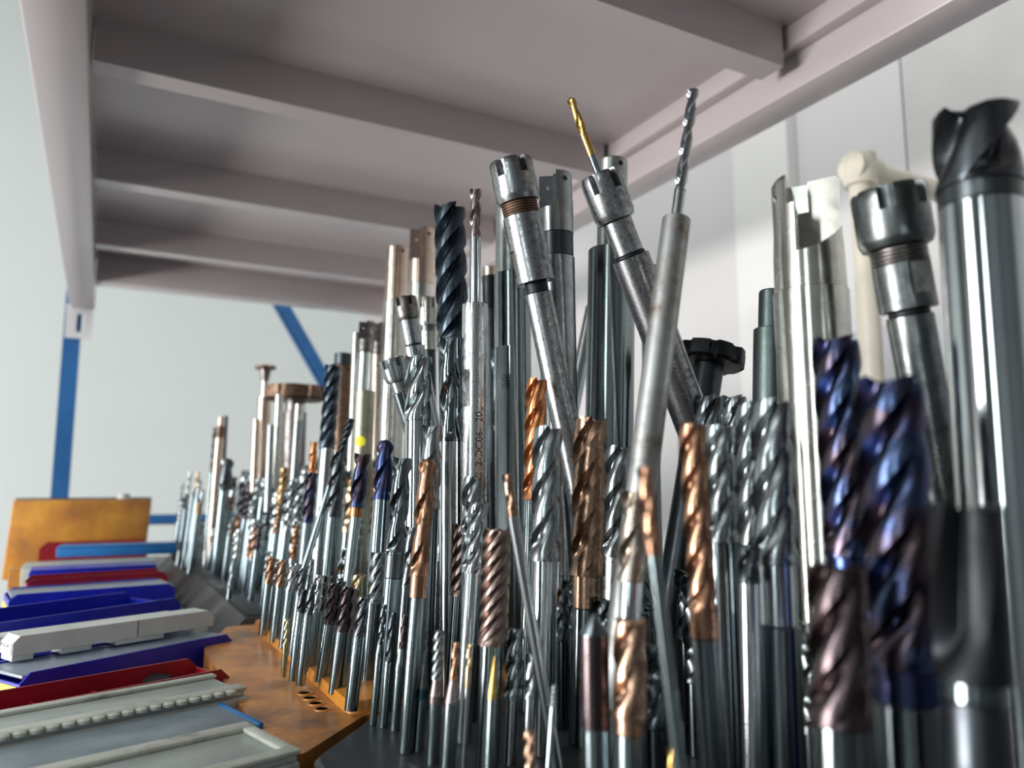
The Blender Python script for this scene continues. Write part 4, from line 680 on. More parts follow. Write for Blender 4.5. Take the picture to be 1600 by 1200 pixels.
 ((196.8, 563.7, -118.0), 0.06, 104.0, 10.0, 'bright', 4.0, 3, 'bright steel end mill, second row, middle of the block behind the orange tray', 'mills behind the orange tray'),
 ((190.7, 598.0, -118.0), 0.06, 108.7, 10.0, 'grey', 3.2, 4, 'grey steel end mill, second row, middle of the block behind the orange tray', 'mills behind the orange tray'),
 ((189.0, 636.5, -118.0), 0.06, 88.6, 10.0, 'grey', 2.5, 4, 'grey steel end mill, second row, far end of the block behind the orange tray', 'mills behind the orange tray'),
 ((188.0, 699.7, -118.0), 0.06, 116.6, 12.0, 'bright', 2.5, 2, 'bright steel end mill, second row, far end of the block behind the orange tray', 'mills behind the orange tray'),
 ((219.8, 529.7, -118.0), 0.05, 98.4, 12.0, 'bright', 2.5, 3, 'bright steel end mill, third row, near end of the block behind the orange tray', 'mills behind the orange tray'),
 ((216.7, 609.6, -118.0), 0.05, 136.2, 12.0, 'grey', 2.5, 3, 'grey steel end mill, third row, middle of the block behind the orange tray', 'mills behind the orange tray'),
 ((221.2, 644.7, -118.0), 0.05, 136.1, 14.0, 'dark', 2.5, 2, 'dark-coated end mill, third row, far end of the block behind the orange tray', 'mills behind the orange tray'),
 ((221.4, 675.5, -118.0), 0.05, 114.8, 12.0, 'bright', 2.5, 3, 'bright steel end mill, third row, far end of the block behind the orange tray', 'mills behind the orange tray'),
 ((252.3, 536.3, -118.0), 0.04, 138.9, 12.0, 'grey', 3.2, 4, 'grey steel end mill, rear row, near end of the block behind the orange tray', 'mills behind the orange tray'),
 ((253.9, 579.0, -118.0), 0.04, 153.6, 12.0, 'grey', 2.5, 2, 'grey steel end mill, rear row, middle of the block behind the orange tray', 'mills behind the orange tray'),
 ((253.9, 652.5, -118.0), 0.04, 132.0, 14.0, 'grey', 2.5, 2, 'first of two grey steel mills, rear row, far end of behind the orange tray', 'mills behind the orange tray'),
 ((246.8, 695.0, -118.0), 0.04, 139.4, 12.0, 'grey', 3.2, 3, 'second of two grey steel mills, rear row, far end of behind the orange tray', 'mills behind the orange tray'),
 ((206.3, 262.3, -118.0), 0.0, 52.7, 14.0, 'dark', 2.5, 3, 'dark-coated end mill, front row, near end of the near black stand', 'dark mills filling the near black stand'),
 ((207.3, 298.8, -118.0), 0.0, 66.2, 10.0, 'dark', 4.0, 4, 'dark-coated end mill, front row, middle of the near black stand', 'dark mills filling the near black stand'),
 ((206.6, 337.0, -118.0), 0.0, 66.6, 10.0, 'dark', 2.5, 3, 'dark-coated end mill, front row, far end of the near black stand', 'dark mills filling the near black stand'),
 ((239.3, 211.3, -118.0), 0.0, 67.1, 10.0, 'grey', 4.0, 2, 'grey steel end mill, second row, near end of the near black stand', 'dark mills filling the near black stand'),
 ((240.8, 276.4, -118.0), 0.0, 77.2, 12.0, 'dark', 4.0, 2, 'dark-coated end mill, second row, middle of the near black stand', 'dark mills filling the near black stand'),
 ((234.1, 307.5, -118.0), 0.0, 79.7, 10.0, 'darksteel', 2.5, 2, 'gunmetal end mill, second row, middle of the near black stand', 'dark mills filling the near black stand'),
 ((235.8, 372.5, -118.0), 0.0, 65.0, 10.0, 'dark', 3.2, 2, 'dark-coated end mill, second row, far end of the near black stand', 'dark mills filling the near black stand'),
 ((264.8, 180.0, -118.0), 0.0, 70.8, 10.0, 'grey', 3.2, 2, 'grey steel end mill, third row, near end of the near black stand', 'dark mills filling the near black stand'),
 ((262.4, 246.6, -118.0), 0.0, 64.1, 12.0, 'black2', 3.2, 2, 'black end mill, third row, near end of the near black stand', 'dark mills filling the near black stand'),
 ((272.4, 317.1, -118.0), 0.0, 74.8, 14.0, 'dark', 2.5, 2, 'dark-coated end mill, third row, middle of the near black stand', 'dark mills filling the near black stand'),
 ((270.5, 352.5, -118.0), 0.0, 72.4, 12.0, 'dark', 3.2, 2, 'dark-coated end mill, third row, far end of the near black stand', 'dark mills filling the near black stand'),
 ((296.2, 200.0, -118.0), 0.0, 83.5, 10.0, 'black2', 3.2, 4, 'black end mill, fourth row, near end of the near black stand', 'dark mills filling the near black stand'),
 ((298.9, 235.8, -118.0), 0.0, 95.1, 10.0, 'grey', 4.0, 4, 'grey steel end mill, fourth row, near end of the near black stand', 'dark mills filling the near black stand'),
 ((296.0, 267.4, -118.0), 0.0, 92.7, 12.0, 'darksteel', 4.0, 3, 'gunmetal end mill, fourth row, middle of the near black stand', 'dark mills filling the near black stand'),
 ((306.0, 342.5, -118.0), 0.0, 84.7, 12.0, 'black2', 4.0, 3, 'black end mill, fourth row, far end of the near black stand', 'dark mills filling the near black stand'),
 ((333.4, 220.0, -118.0), 0.0, 104.6, 10.0, 'black2', 2.5, 4, 'black end mill, rear row, near end of the near black stand', 'dark mills filling the near black stand'),
 ((338.7, 253.9, -118.0), 0.0, 95.5, 14.0, 'grey', 3.2, 4, 'grey steel end mill, rear row, near end of the near black stand', 'dark mills filling the near black stand'),
 ((330.8, 292.0, -118.0), 0.0, 92.8, 10.0, 'grey', 2.5, 2, 'grey steel end mill, rear row, middle of the near black stand', 'dark mills filling the near black stand'),
 ((334.8, 372.1, -118.0), 0.0, 87.3, 10.0, 'darksteel', 4.0, 4, 'gunmetal end mill, rear row, far end of the near black stand', 'dark mills filling the near black stand'),
]

# ------------------------------------------------------------------ the room
Z = lambda z: z + CZ
box('floor', -3.4, 1.5, -2.8, 3.0, -0.06, 0.0, 'floor_paint', kind='structure')
box('ceiling', -3.4, 1.5, -2.8, 3.0, 2.9, 2.96, 'ceiling_paint', kind='structure')
box('wall_end', -3.4, 1.5, 2.9, 3.0, 0, 2.9, 'wall_end_paint', kind='structure')
box('wall_back', -3.4, 1.5, -2.8, -2.7, 0, 2.9, 'shop_wall', kind='structure')
wl = tag(bpy.data.objects.new('wall_left', None), kind='structure'); COL.objects.link(wl)
for i, (y0, y1, z0, z1) in enumerate([(-2.7, 2.9, 0, 0.36), (-2.7, 2.9, 2.64, 2.9), (-2.7, -2.15, 0.36, 2.64), (-2.15, -1.65, 0.36, 0.97), (1.74, 2.9, 0.36, 2.64), (-1.65, -0.14, 0.36, 2.64), (0.94, 1.74, 0.94, 2.64), (-0.14, 0.36, 0.36, 0.89)]):
    box('wall_section', -3.3, -3.2, y0, y1, z0, z1, 'shop_wall', wl)
for n, (y0, y1, zb, zt_) in enumerate([(-2.15, -1.65, .97, 2.64), (-0.14, 0.94, .92, 2.64), (0.36, 1.74, .36, .92)]):
    wn = tag(bpy.data.objects.new(f'window_{n+1}', None), kind='structure'); COL.objects.link(wn)
    ym = (y0 + y1) / 2
    for a in [(y0, y0 + .04, zb, zt_), (y1 - .04, y1, zb, zt_), (y0, y1, zb, zb + .04), (y0, y1, zt_ - .04, zt_), (ym - .02, ym + .02, zb, zt_)]:
        box('window_frame', -3.26, -3.21, a[0], a[1], a[2], a[3], 'post_paint', wn)
wr = tag(bpy.data.objects.new('wall_right', None), kind='structure'); COL.objects.link(wr)
XW = 1.30
box('wall_core', XW + .012, XW + .1, -2.7, 2.9, 0, 2.9, 'wall_paint', wr)
for y0, y1, m in [(-2.7, -0.2, 'wall_grey'), (-0.196, 0.862, 'wall_grey'), (0.866, 1.115, 'wall_paint'), (1.28, 2.1, 'wall_paint'), (2.104, 2.9, 'wall_paint')]:
    box('wall_panel', XW, XW + .012, y0, y1, 0, 2.9, m, wr)
box('pilaster', XW - .03, XW + .012, 1.117, 1.278, 0, 2.9, 'wall_white', wr)
box('dado', XW - .004, XW, -2.7, 1.115, 0, Z(0.30), 'dado_paint', wr)

pp = empty('water_pipe', (0.95, 0.705, 0), None, 'cream plastic pipe rising to an elbow and turning into the wall', 'pipe')
tube('riser', [(0, 0, 0), (0, 0, Z(0.435))], 0.016, 'pipe_cream', pp)
bm = bmesh.new()
bm_cyl(bm, (0, 0, Z(0.43)), (0, 0, Z(0.475)), 0.023); bm_cyl(bm, (-0.02, 0, Z(0.455)), (0.03, 0, Z(0.455)), 0.022)
link('elbow', from_bm('elbow', bm), 'pipe_cream', pp)
tube('branch', [(0.02, 0, Z(0.455)), (XW - 0.95, 0, Z(0.455))], 0.016, 'pipe_cream', pp)

# ------------------------------------------------------------------ the storage rack
rack = empty('storage_rack', (0, 0, 0), None, 'steel storage rack with grey ribbed shelf overhead and blue end frame', 'rack')
ZB, ZR, ZP = 0.400, 0.4155, 0.4615
Y0, Y1 = -0.75, 1.76
box('side_beam', -0.084, -0.033, Y0, 1.985, Z(ZB), Z(0.475), 'shelf_paint', rack, 0.003)
box('side_beam', 0.603, 0.647, Y0, 1.985, Z(ZB), Z(0.475), 'shelf_paint', rack, 0.003)
box('beam_lip', 0.588, 0.603, Y0, Y1, Z(0.437), Z(ZP), 'shelf_paint', rack, 0.0015)
box('end_beam', -0.031, 0.585, 1.715, 1.76, Z(ZB + .004), Z(ZP), 'shelf_paint', rack, 0.003)
up = box('shelf_panel', -0.033, 0.603, Y0, Y1, Z(ZP), Z(ZP + .004), 'shelf_paint', rack)
for y in (-0.145, 0.182, 0.509, 0.821, 1.155, 1.483):
    bm = bmesh.new()
    bm_box(bm, -0.031, 0.580, y, y + .0025, Z(ZR), Z(ZP))                 # near web
    bm_box(bm, -0.031, 0.580, y + .0025, y + .030, Z(ZR), Z(ZR) + .0025)  # lower flange
    bm_box(bm, -0.031, 0.580, y + .0275, y + .030, Z(ZR) + .0025, Z(ZP))
    link('rib', from_bm('rib', bm), 'shelf_paint', up)
low = box('shelf_panel', -0.090, 0.60, Y0, Y1, Z(-0.1495), Z(-0.1455), 'shelf_dark', rack)
box('side_beam', -0.094, -0.086, Y0, 1.985, Z(-0.21), Z(-0.146), 'shelf_paint', rack, 0.002)
box('side_beam', 0.60, 0.64, Y0, 1.985, Z(-0.21), Z(-0.146), 'shelf_paint', rack, 0.002)
# connector plate with its slot, at the far end of the aisle-side beam
bm = bmesh.new(); bm_box(bm, -0.090, -0.036, 1.984, 1.987, Z(0.330), Z(0.408), 0.0)
pm = bpy.data.meshes.new('p'); bm.to_mesh(pm); bm.free()
bm = bmesh.new(); bm_box(bm, -0.068, -0.053, 1.97, 2.0, Z(0.345), Z(0.386), 0.0)
link('connector_plate', boolean(pm, bm, 'connector_plate'), 'post_paint', rack)
bm = bmesh.new()
bm_box(bm, -0.093, -0.058, 1.990, 1.994, 0, Z(0.475)); bm_box(bm, -0.093, -0.089, 1.994, 2.032, 0, Z(0.475))
link('corner_post', from_bm('corner_post', bm), 'blue_paint', rack)
bm = bmesh.new()
bm_box(bm, 0.606, 0.652, 1.990, 1.994, 0, Z(0.475)); bm_box(bm, 0.648, 0.652, 1.994, 2.032, 0, Z(0.475))
link('corner_post', from_bm('corner_post', bm), 'post_paint', rack)
for x0, x1 in ((-0.093, -0.058), (0.612, 0.647)):
    bm = bmesh.new(); bm_box(bm, x0, x1, Y0, Y0 + .004, 0, Z(0.475)); bm_box(bm, x0, x0 + .004, Y0 + .004, Y0 + .04, 0, Z(0.475))
    link('corner_post', from_bm('corner_post', bm), 'blue_paint', rack)
def bar(name, a, b, wdt, th, mat):
    a = Vector(a); b = Vector(b); L = (b - a).length; ang = math.atan2(b.z - a.z, b.x - a.x)
    bm = bmesh.new(); bm_box(bm, 0, L, 0, th, -wdt / 2, wdt / 2); bm_box(bm, 0, L, 0, .022, -wdt / 2, -wdt / 2 + th)
    o = link(name, from_bm(name, bm), mat, rack); o.location = a; o.rotation_euler = (0, -ang, 0)
    return o
bar('diagonal_brace', (0.175, 2.036, Z(0.83)), (0.63, 2.036, Z(0.095)), 0.036, 0.003, 'blue_paint')
bar('cross_bar', (-0.06, 2.036, Z(-0.083)), (0.61, 2.036, Z(-0.083)), 0.024, 0.003, 'blue_paint')

# ------------------------------------------------------------------ tool stands
ZT = -0.118
st = empty('tool_stand', (0, 0, Z(-0.145)), None, 'black plastic tool stand nearest the lens, its scratched corner beside the orange one', 'stand')
base = 0.0; top = 0.145 + ZT
def rounded(pts, r=0.006, n=4):
    out = []; m = len(pts)
    for i in range(m):
        p = Vector(pts[i]); a = Vector(pts[i - 1]) - p; b = Vector(pts[(i + 1) % m]) - p
        a.normalize(); b.normalize()
        p0 = p + a * r; p1 = p + b * r
        for k in range(n + 1):
            t = k / n; out.append(tuple((1 - t) ** 2 * p0 + 2 * t * (1 - t) * p + t * t * p1))
    return out
pts = rounded([(0.089, 0.03), (0.40, 0.03), (0.40, 0.402), (0.133, 0.402), (0.089, 0.352)])
pin = rounded([(0.091, 0.032), (0.398, 0.032), (0.398, 0.400), (0.134, 0.400), (0.091, 0.351)])
prism('block', pts, base, top - .002, 'black_plastic', st)
prism('top_plate', pts, top - .002, top, 'black_plastic', st, pts_top=pin)
st2 = empty('tool_stand', (0, 0, Z(-0.145)), None, 'long grey-black tool stand with a sloping dusty front, carrying the far mills', 'stand')
pb = [(0.096, 0.728), (0.40, 0.722), (0.40, 1.50), (0.096, 1.50)]
pt = [(0.122, 0.734), (0.40, 0.728), (0.40, 1.50), (0.122, 1.50)]
prism('block', pb, base, top, 'grey_plastic', st2, pts_top=pt)
for k in range(5): box('top_plate', 0.124, 0.398, 0.74 + k * .15, 0.74 + k * .15 + .148, top, top + .0012, 'black_plastic', st2, 0.0005)
tray = empty('tool_tray', (0, 0, Z(-0.145)), None, 'stained orange plastic tool tray with a raised step and rows of holes', 'tray')
bm = bmesh.new()
po = rounded([(0.076, 0.374), (0.088, 0.367), (0.131, 0.412), (0.40, 0.412), (0.40, 0.716), (0.104, 0.716), (0.076, 0.63)], 0.005)
a = [bm.verts.new((x, y, 0)) for x, y in po]; b = [bm.verts.new((x, y, top - .003)) for x, y in po]
bm.faces.new(a[::-1]); bm.faces.new(b)
for i in range(len(po)): bm.faces.new((a[i], a[(i + 1) % len(po)], b[(i + 1) % len(po)], b[i]))
bmesh.ops.recalc_face_normals(bm, faces=bm.faces)
pm = bpy.data.meshes.new('p'); bm.to_mesh(pm); bm.free()
bm = bmesh.new()
for k in range(4): bm_cyl(bm, (0.1135 + .0003 * k, 0.470 - .0122 * k, top - .014), (0.1135 + .0003 * k, 0.470 - .0122 * k, top + .01), 0.0036, 20)
link('base_plate', boolean(pm, bm, 'base_plate'), 'orange_plastic', tray)
for k in range(4):
    link('hole_rim', lathe('hole_rim', [(0.0037, 0), (0.0048, 0), (0.0046, .0007), (0.0038, .0007), (0.0037, 0)], 20) if k == 0 else bpy.data.meshes['hole_rim'], 'orange_plastic', tray,
         (0.1135 + .0003 * k, 0.470 - .0122 * k, top - .003))
ps = rounded([(0.1235, 0.4165), (0.385, 0.4165), (0.385, 0.705), (0.1235, 0.705)], 0.007)
pi_ = rounded([(0.1247, 0.418), (0.384, 0.418), (0.384, 0.704), (0.1247, 0.704)], 0.007)
prism('raised_step', ps, top - .003, top + .003, 'orange_clean', tray, pts_top=pi_)
# rear wall of the tray glimpsed through the gaps between the shanks
box('rear_tier', 0.335, 0.40, 0.43, 0.60, top + .003, top + .034, 'orange_clean', tray, 0.003)

# ------------------------------------------------------------------ insert boxes
def shell_open(name, L, W, H, t, mat, par, chamfer=0.006):
    """open tray: floor and four walls with clipped ends; x along the box, right-hand end at 0"""
    bm = bmesh.new()
    bm_box(bm, -L, 0, 0, W, 0, t)
    for y0, y1 in ((0, t), (W - t, W)):
        pts = [(-L, 0.0), (0, 0.0), (0, H - chamfer), (-chamfer, H), (-L + chamfer, H), (-L, H - chamfer)]
        f = [bm.verts.new((x, y0, z)) for x, z in pts]; g = [bm.verts.new((x, y1, z)) for x, z in pts]
        bm.faces.new(f); bm.faces.new(g[::-1])
        for i in range(6): bm.faces.new((f[i], g[i], g[(i + 1) % 6], f[(i + 1) % 6]))
    bm_box(bm, -L, -L + t, t, W - t, t, H - chamfer); bm_box(bm, -t, 0, t, W - t, t, H - chamfer)
    return link(name, from_bm(name, bm), mat, par)
def insert_box(loc, rot, L, W, H, style, label, tilt=0.0):
    """loc = near right-hand bottom corner (x, y, z rel. to the lens)"""
    e = empty('insert_box', (loc[0], loc[1], Z(loc[2])), None, label, 'box')
    e.rotation_euler = (tilt, 0, rot)
    t = 0.0016
    col, kind = style[0], style[1]
    if kind == 'open':
        sh = shell_open('tray', L, W, H, t, col, e)
        n = style[2]
        for k in range(1, n):
            box('divider', -L * k / n - t / 2, -L * k / n + t / 2, t, W - t, t, H * 0.72, col, sh)
    elif kind == 'lid':
        lid = style[2]
        inset = lid == 'lid_pale'
        if inset:      # coloured tray whose thin clear lid lies sunk between its walls
            shell_open('body', L, W, H, t, col, e)
            bm = bmesh.new(); bm_box(bm, -L + .002, -.002, .002, W - .002, H - .0035, H - .0012, 0.0006)
        else:
            bm = bmesh.new(); bm_box(bm, -L, 0, 0, W, 0, H - .003, 0.0012)
            link('body', from_bm('body', bm), col, e)
            bm = bmesh.new(); bm_box(bm, -L + .001, -.001, .001, W - .001, H - .003, H, 0.001)
        l = link('lid', from_bm('lid', bm), lid, e)
        if lid == 'lid_blue':
            box('rim', -.0022, .0004, 0, W, H - .0035, H + .0006, 'sky_plastic', l, 0.0004)
        if len(style) > 3 and style[3] == 'frame':
            for y0, y1 in ((0.0, .008), (W - .010, W)):
                box('lid_rail', -L, 0, y0, y1, H, H + .0022, 'ivory_plastic', l, 0.0007)
            box('lid_rail', -.006, 0, .008, W - .010, H, H + .0022, 'ivory_plastic', l, 0.0007)
        if len(style) > 3 and style[3] == 'teeth':
            for y0, y1 in ((0.001, .011), (W - .007, W)):
                box('lid_rail', -L, 0, y0, y1, H, H + .0020, 'ivory_plastic', l, 0.0006)
            me = None
            for k in range(22):
                if me is None: me = lathe('grip_tooth', [(.0030, 0), (.0030, .0016), (.0018, .0021)], 14)
                link('grip_tooth', me, 'ivory_plastic', l, (-.010 - k * .0068, .0005, H - .0002))
    if style[-1] == 'yellow' or (len(style) > 3 and style[3] == 'yellow'):
        box('end_label', -L - .0006, -L, .003, W - .003, .002, H * 0.75, 'yellow_label', e)
    return e
ZS = -0.145
insert_box((0.0852, 0.3558, ZS), radians(15.3), 0.168, 0.056, 0.028, ('ivory_plastic', 'lid', 'lid_clear', 'frame'), 'grimy ivory box with a clear lid, nearest of the row of boxes')
insert_box((0.0795, 0.4135, ZS), radians(15.6), 0.166, 0.050, 0.0265, ('sky_plastic', 'lid', 'lid_blue'), 'scratched blue-grey translucent box between the two ivory boxes')
insert_box((0.0816, 0.4720, ZS), radians(17.0), 0.164, 0.047, 0.0290, ('white_plastic', 'lid', 'lid_clear', 'teeth'), 'ivory box with a row of grip notches along its edge')
rb = insert_box((0.0805, 0.5300, ZS), radians(20.0), 0.165, 0.046, 0.030, ('red_plastic', 'open', 5), 'open red tray with dividers, beside the notched ivory box')
bb = insert_box((0.0992, 0.6500, ZS), radians(30.5), 0.156, 0.050, 0.0300, ('blue_plastic', 'lid', 'lid_pale', 'yellow'), 'royal blue box with yellow end label, lying under the white box')
# white box on top of the blue one, with hinge feet, a seam and a paper label
wb = empty('insert_box', (0.0870, 0.6680, Z(-0.1148)), None, 'dirty white box with a printed paper label, lying on a blue box', 'box')
wb.rotation_euler = (0, 0, radians(23.5))
L_, W_, H_ = 0.142, 0.038, 0.0158
pts = [(-L_, .0035), (0, .0035), (0, H_ - .005), (-.005, H_), (-L_ + .004, H_), (-L_, H_ - .004)]
bm = bmesh.new(); f = [bm.verts.new((x, 0, z)) for x, z in pts]; g = [bm.verts.new((x, W_ * .55, z)) for x, z in pts]
bm.faces.new(f); bm.faces.new(g[::-1])
for i in range(6): bm.faces.new((f[i], g[i], g[(i + 1) % 6], f[(i + 1) % 6]))
link('front_cover', from_bm('front_cover', bm), 'white_plastic', wb)
box('rear_cover', -L_ - .004, -.018, W_ * .55, W_, .0035, H_ - .002, 'white_plastic', wb, 0.0012)
for x0, x1 in ((-L_, -L_ + .013), (-L_ + .030, -.092), (-.075, -.040), (-.015, -.004)):
    box('hinge_foot', x0, x1, .0005, W_ * .5, 0, .0034, 'white_plastic', wb, 0.0004)
box('seam', -.0605, -.0600, -.0002, .0, .0045, H_ - .0005, 'ink', wb)
box('paper_label', -L_ - .0006, -L_ - .0001, .001, W_ * .53, .004, H_ - .0045, 'paper', wb)
cu = bpy.data.curves.new('txt', 'FONT'); cu.body = 'SPGER-40\nP'; cu.size = 0.0038; cu.align_x = 'LEFT'; cu.space_line = 1.1
to = bpy.data.objects.new('txt', cu); COL.objects.link(to)
dg = bpy.context.evaluated_depsgraph_get(); dg.update()
tm = bpy.data.meshes.new_from_object(to.evaluated_get(dg)); bpy.data.objects.remove(to)
tm.transform(Matrix(((0, 0, -1, -L_ - .0007), (-1, 0, 0, .0205), (0, 1, 0, .0082), (0, 0, 0, 1))))
link('label_print', tm, 'ink', wb)
insert_box((0.0710, 0.7630, ZS), radians(31.0), 0.172, 0.075, 0.045, ('blue_plastic', 'open', 5), 'open royal blue tray with dividers and one dark insert')
insert_box((0.0751, 0.8720, ZS), radians(8.4), 0.143, 0.060, 0.0450, ('blue_plastic', 'lid', 'lid_pale', 'yellow'), 'blue box with pale clear lid behind the open blue tray')
insert_box((0.0763, 0.9850, ZS), radians(6.6), 0.138, 0.042, 0.0460, ('red_plastic', 'open', 5), 'flat red tray between two blue boxes')
insert_box((0.0680, 1.0400, ZS), radians(2.0), 0.132, 0.05, 0.049, ('blue_plastic', 'lid', 'blue_plastic', 'yellow'), 'dark blue box with yellow end behind the flat red tray')
insert_box((0.0730, 1.1200, ZS), radians(1.0), 0.150, 0.06, 0.047, ('ivory_plastic', 'lid', 'lid_clear'), 'cream box mostly hidden under the sky-blue one')
insert_box((0.1020, 1.2050, -0.0975), radians(-5.0), 0.148, 0.045, 0.0150, ('sky_plastic', 'lid', 'sky_plastic'), 'sky-blue slim box lying across the cream box')
insert_box((0.0700, 1.3000, ZS), radians(-1.5), 0.140, 0.05, 0.060, ('red_plastic', 'open', 5), 'red divided tray in front of the upright orange case')
insert_box((0.0150, 1.2450, ZS), radians(0.0), 0.115, 0.05, 0.032, ('orange_case', 'lid', 'orange_case'), 'low amber box beneath the red divided tray')
oc = empty('orange_case', (-0.018, 1.42, Z(-0.145)), None, 'amber orange plastic case standing upright behind the boxes', 'case')
oc.rotation_euler = (0, 0, radians(-1.5))
bm = bmesh.new()
pts = [(-.105, 0.0), (.090, 0.0), (.097, .121), (-.098, .121)]
f = [bm.verts.new((x, 0, z)) for x, z in pts]; g = [bm.verts.new((x, .030, z)) for x, z in pts]
bm.faces.new(f); bm.faces.new(g[::-1])
for i in range(4): bm.faces.new((f[i], g[i], g[(i + 1) % 4], f[(i + 1) % 4]))
bmesh.ops.bevel(bm, geom=bm.edges[:], offset=.003, segments=2, profile=.5, affect='EDGES')
link('shell', from_bm('shell', bm), 'orange_case', oc)
box('dark_rim', -.098, .097, .0305, .036, .10, .1235, 'grey_plastic', oc, 0.001)
tag(link('bottle_cap', lathe('bottle_cap', [(.0095, 0), (.0095, .006), (.0085, .0085), (.004, .009)], 24), 'white_plastic', None, (0.037, 1.437, Z(-0.0235))), 'small white cap lying on top of the orange case', 'cap')
tag(link('rusty_nut', lathe('rusty_nut', [(.010, 0), (.011, .003), (.011, .010), (.009, .013)], 6), 'rust_bit', None, (0.113, 1.30, Z(-0.1165 - .0285))), 'rusty brown nut beside the sky-blue box', 'nut')
def carbide(loc, rot, s, label, kind='rhomb'):
    pts = [(-s, 0), (0, -s * .62), (s, 0), (0, s * .62)] if kind == 'rhomb' else [(-s, -s * .3), (s * .9, -s * .3), (s, s * .3), (-s, s * .3)]
    ang = [0.0]
    bm = bmesh.new(); h = s * 0.42
    a = [bm.verts.new((x * .9, y * .9, 0)) for x, y in pts]; b = [bm.verts.new((x, y, h)) for x, y in pts]
    bm.faces.new(a[::-1]); bm.faces.new(b)
    for i in range(4): bm.faces.new((a[i], a[(i + 1) % 4], b[(i + 1) % 4], b[i]))
    bmesh.ops.bevel(bm, geom=bm.edges[:], offset=s * .06, segments=2, profile=.5, affect='EDGES')
    o = link('carbide_insert', from_bm('carbide_insert', bm), 'insert')
    o.location = (loc[0], loc[1], Z(loc[2])); o.rotation_euler = rot
    return tag(o, label, 'insert', 'loose carbide inserts')
carbide((0.040, 0.5560, -0.1260), (0.35, 0.0, 0.5), 0.011, 'dark diamond-shaped insert at the end of the open red tray')
carbide((0.010, 0.5370, -0.1425), (0.0, 0.0, 0.9), 0.009, 'dark insert lying flat in the middle of the open red tray')
carbide((-0.020, 0.7250, -0.1230), (0.25, 0.0, 0.3), 0.014, 'dark bar-shaped insert across a divider of the open blue tray', 'bar')
carbide((0.008, 1.3260, -0.0990), (1.2, 0.0, 0.1), 0.009, 'dark insert upright in the far red divided tray')

# ------------------------------------------------------------------ the tools
CATS = {'end_mill': 'end mill', 'ball_mill': 'end mill', 'collet_chuck': 'collet chuck', 'drill': 'drill', 'spade_drill': 'drill',
        'centre_drill': 'drill', 'engraving_bit': 'engraving bit', 'roughing_mill': 'end mill', 'face_mill': 'face mill',
        't_slot_cutter': 'slot cutter', 'slotting_cutter': 'slot cutter', 'indexable_mill': 'cutter', 'indexable_holder': 'cutter',
        'boring_bar': 'boring bar', 'drill_shank': 'shank', 'threaded_arbor': 'arbor', 'end_mill_holder': 'tool holder',
        'drill_rod': 'tool holder', 'shank_rod': 'rod'}
UP = Vector((0, 0, 1))
def build_tool(name, label, base, axis, segs, group, opts):
    loc = (base[0] / 1000, base[1] / 1000, Z(base[2] / 1000))
    ax = Vector(axis); q = UP.rotation_difference(ax)
    e = empty(name, loc, q, label, CATS[name], group)
    az = towards(base)
    z = sum(s[1] for s in segs) / 1000
    zt = z
    for kind, ln, wd, m, o in segs:
        ln /= 1000; z -= ln
        wd = tuple(a / 1000 for a in wd) if isinstance(wd, (list, tuple)) else wd / 1000
        if kind == 'flute':
            me = flute_mesh(ln, wd, o['n'], o['h'], o['tip'], o['core'], o.get('rip', 0)); nm = 'cutting_head'
        elif kind == 'cyl':
            me = cyl_mesh(ln, wd, o.get('flat', 0), 28, az); nm = o['nm']
        elif kind == 'cone': me = cone_mesh(ln, *wd); nm = o['nm']
        elif kind == 'nut': me = nut_mesh(ln, wd); nm = 'clamping_nut'
        elif kind == 'thread': me = thread_mesh(ln, wd); nm = 'thread'
        elif kind == 'disc': me = disc_mesh(ln, wd); nm = 'toothed_disc'
        elif kind == 'holed': me = holed_mesh(ln, wd, az); nm = 'body'
        elif kind == 'seat': me = seat_mesh(ln, wd, az); nm = 'body'
        elif kind == 'scoop': me = scoop_mesh(ln, wd, az); nm = 'body'
        if me.materials and me.materials[0] != MAT[m]:
            me = me.copy(); me.materials.clear()
        ob = link(nm, me, m, e, (0, 0, z), o.get('rot'))
        if kind == 'nut':
            r = wd / 2
            link('collet', lathe('collet', [(r * .28, 0), (r * .55, ln * .1), (r * .5, ln * .34), (r * .30, ln * .36), (r * .28, ln * .2)], 32), 'darkworn', e, (0, 0, z + ln * .58))
    if 'dot' in opts:
        r = segs[0][2] / 2000; zc = zt - .045; s = 0.0048; a0 = az - 0.30
        bm = bmesh.new(); ring = [bm.verts.new(((r + .0002) * cos(a0 + s * cos(t) / r), (r + .0002) * sin(a0 + s * cos(t) / r), zc + s * sin(t))) for t in np.linspace(0, 2 * pi, 24, endpoint=False)]
        c = bm.verts.new(((r + .0006) * cos(a0), (r + .0006) * sin(a0), zc))
        for i in range(24): bm.faces.new((c, ring[i], ring[(i + 1) % 24]))
        link('sticker', from_bm('sticker', bm), 'yellow_sticker', e)
    return e, zt, az
def held_tool(name, label, host, local_z, L, D, mats, n, h, tip, fl):
    """a cutter gripped in a holder: a thing of its own, standing in the holder's bore"""
    e = empty(name, host.location + host.rotation_quaternion @ Vector((0, 0, local_z)), host.rotation_quaternion, label, CATS[name])
    s = L - fl
    link('shank', cyl_mesh(s, D * .97), mats[1], e)
    link('cutting_head', flute_mesh(fl, D, n, h, tip, 0.5), mats[0], e, (0, 0, s))
    return e
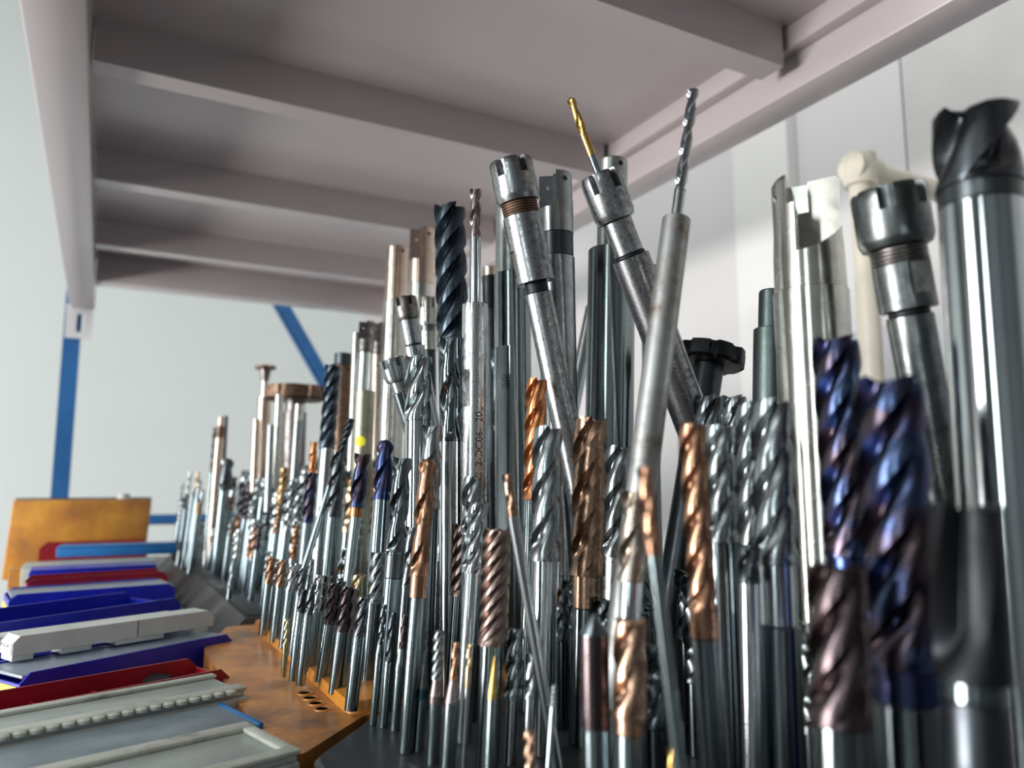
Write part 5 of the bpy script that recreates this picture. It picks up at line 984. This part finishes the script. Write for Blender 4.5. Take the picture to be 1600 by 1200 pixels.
for name, label, base, axis, segs, group, opts in TOOLS:
    e, zt, az = build_tool(name, label, base, axis, segs, group, opts)
    if 'drill' in opts:
        L, D = opts['drill']; L /= 1000; D /= 1000
        held_tool('drill', 'thin bright twist drill standing out of the matt grey rod', e, zt, L, D, ('bright', 'bright'), 2, 26, 'drill', L * .80)
    if 'mill' in opts:
        L, D = opts['mill']; L /= 1000; D /= 1000
        held_tool('end_mill', 'slim long-necked end mill gripped in the engraved steel sleeve', e, zt, L, D, ('plum2', 'bright'), 2, 30, 'flat', L * .42)
        text_on(e, 'C12-DC06-120L', 0.0062, segs[0][2] / 2000, az + 0.42, zt - .083, 'ink')
    if 'gold spot drill' in label:
        L = 0.047; D = 0.0048
        g = empty('drill', e.location + e.rotation_quaternion @ Vector((0, 0, zt - .006)), e.rotation_quaternion, 'gold-coated spot drill held in the tilted collet chuck', 'drill')
        link('shank', cyl_mesh(.017, D * .97), 'steel', g)
        link('gold_body', cyl_mesh(.012, D), 'gold', g, (0, 0, .017))
        link('cutting_head', flute_mesh(.022, D, 2, 24, 'drill', 0.5), 'gold', g, (0, 0, .029))
    if 'tall straight steel shank' in label:
        text_on(e, 'TS352', 0.004, segs[1][2] / 2000, az - 0.50, zt - .130, 'ink')
        text_on(e, '18822', 0.004, segs[1][2] / 2000, az - 0.25, zt - .130, 'ink')

# the crowd of small mills further along the rack: alike, so meshes are shared
for base, lx, L, D, m, ld, n, label, group in CROWD:
    L /= 1000; D /= 1000; fl = min(D * ld, L * .6); fl = round(fl, 3)
    ax = Vector((lx, 0, 1)).normalized()
    e = empty('end_mill', (base[0] / 1000, base[1] / 1000, Z(base[2] / 1000)), UP.rotation_difference(ax), label, 'end mill', group)
    key = ('cm', fl, D, n, m)
    if key not in CACHE:
        me = flute_mesh(fl, D, n, 36, 'flat', 0.6, 0, 0).copy(); me.materials.clear(); me.materials.append(MAT[m]); CACHE[key] = me
    link('cutting_head', CACHE[key], m, e, (0, 0, L - fl))
    link('shank', cyl_mesh(L - fl, D * (0.98 if n != 2 else 0.92), 0, 18) if 'near' not in group else cyl_mesh(L - fl, D * .98, 0, 19), 'steel' if 'near' not in group else 'darksteel', e)
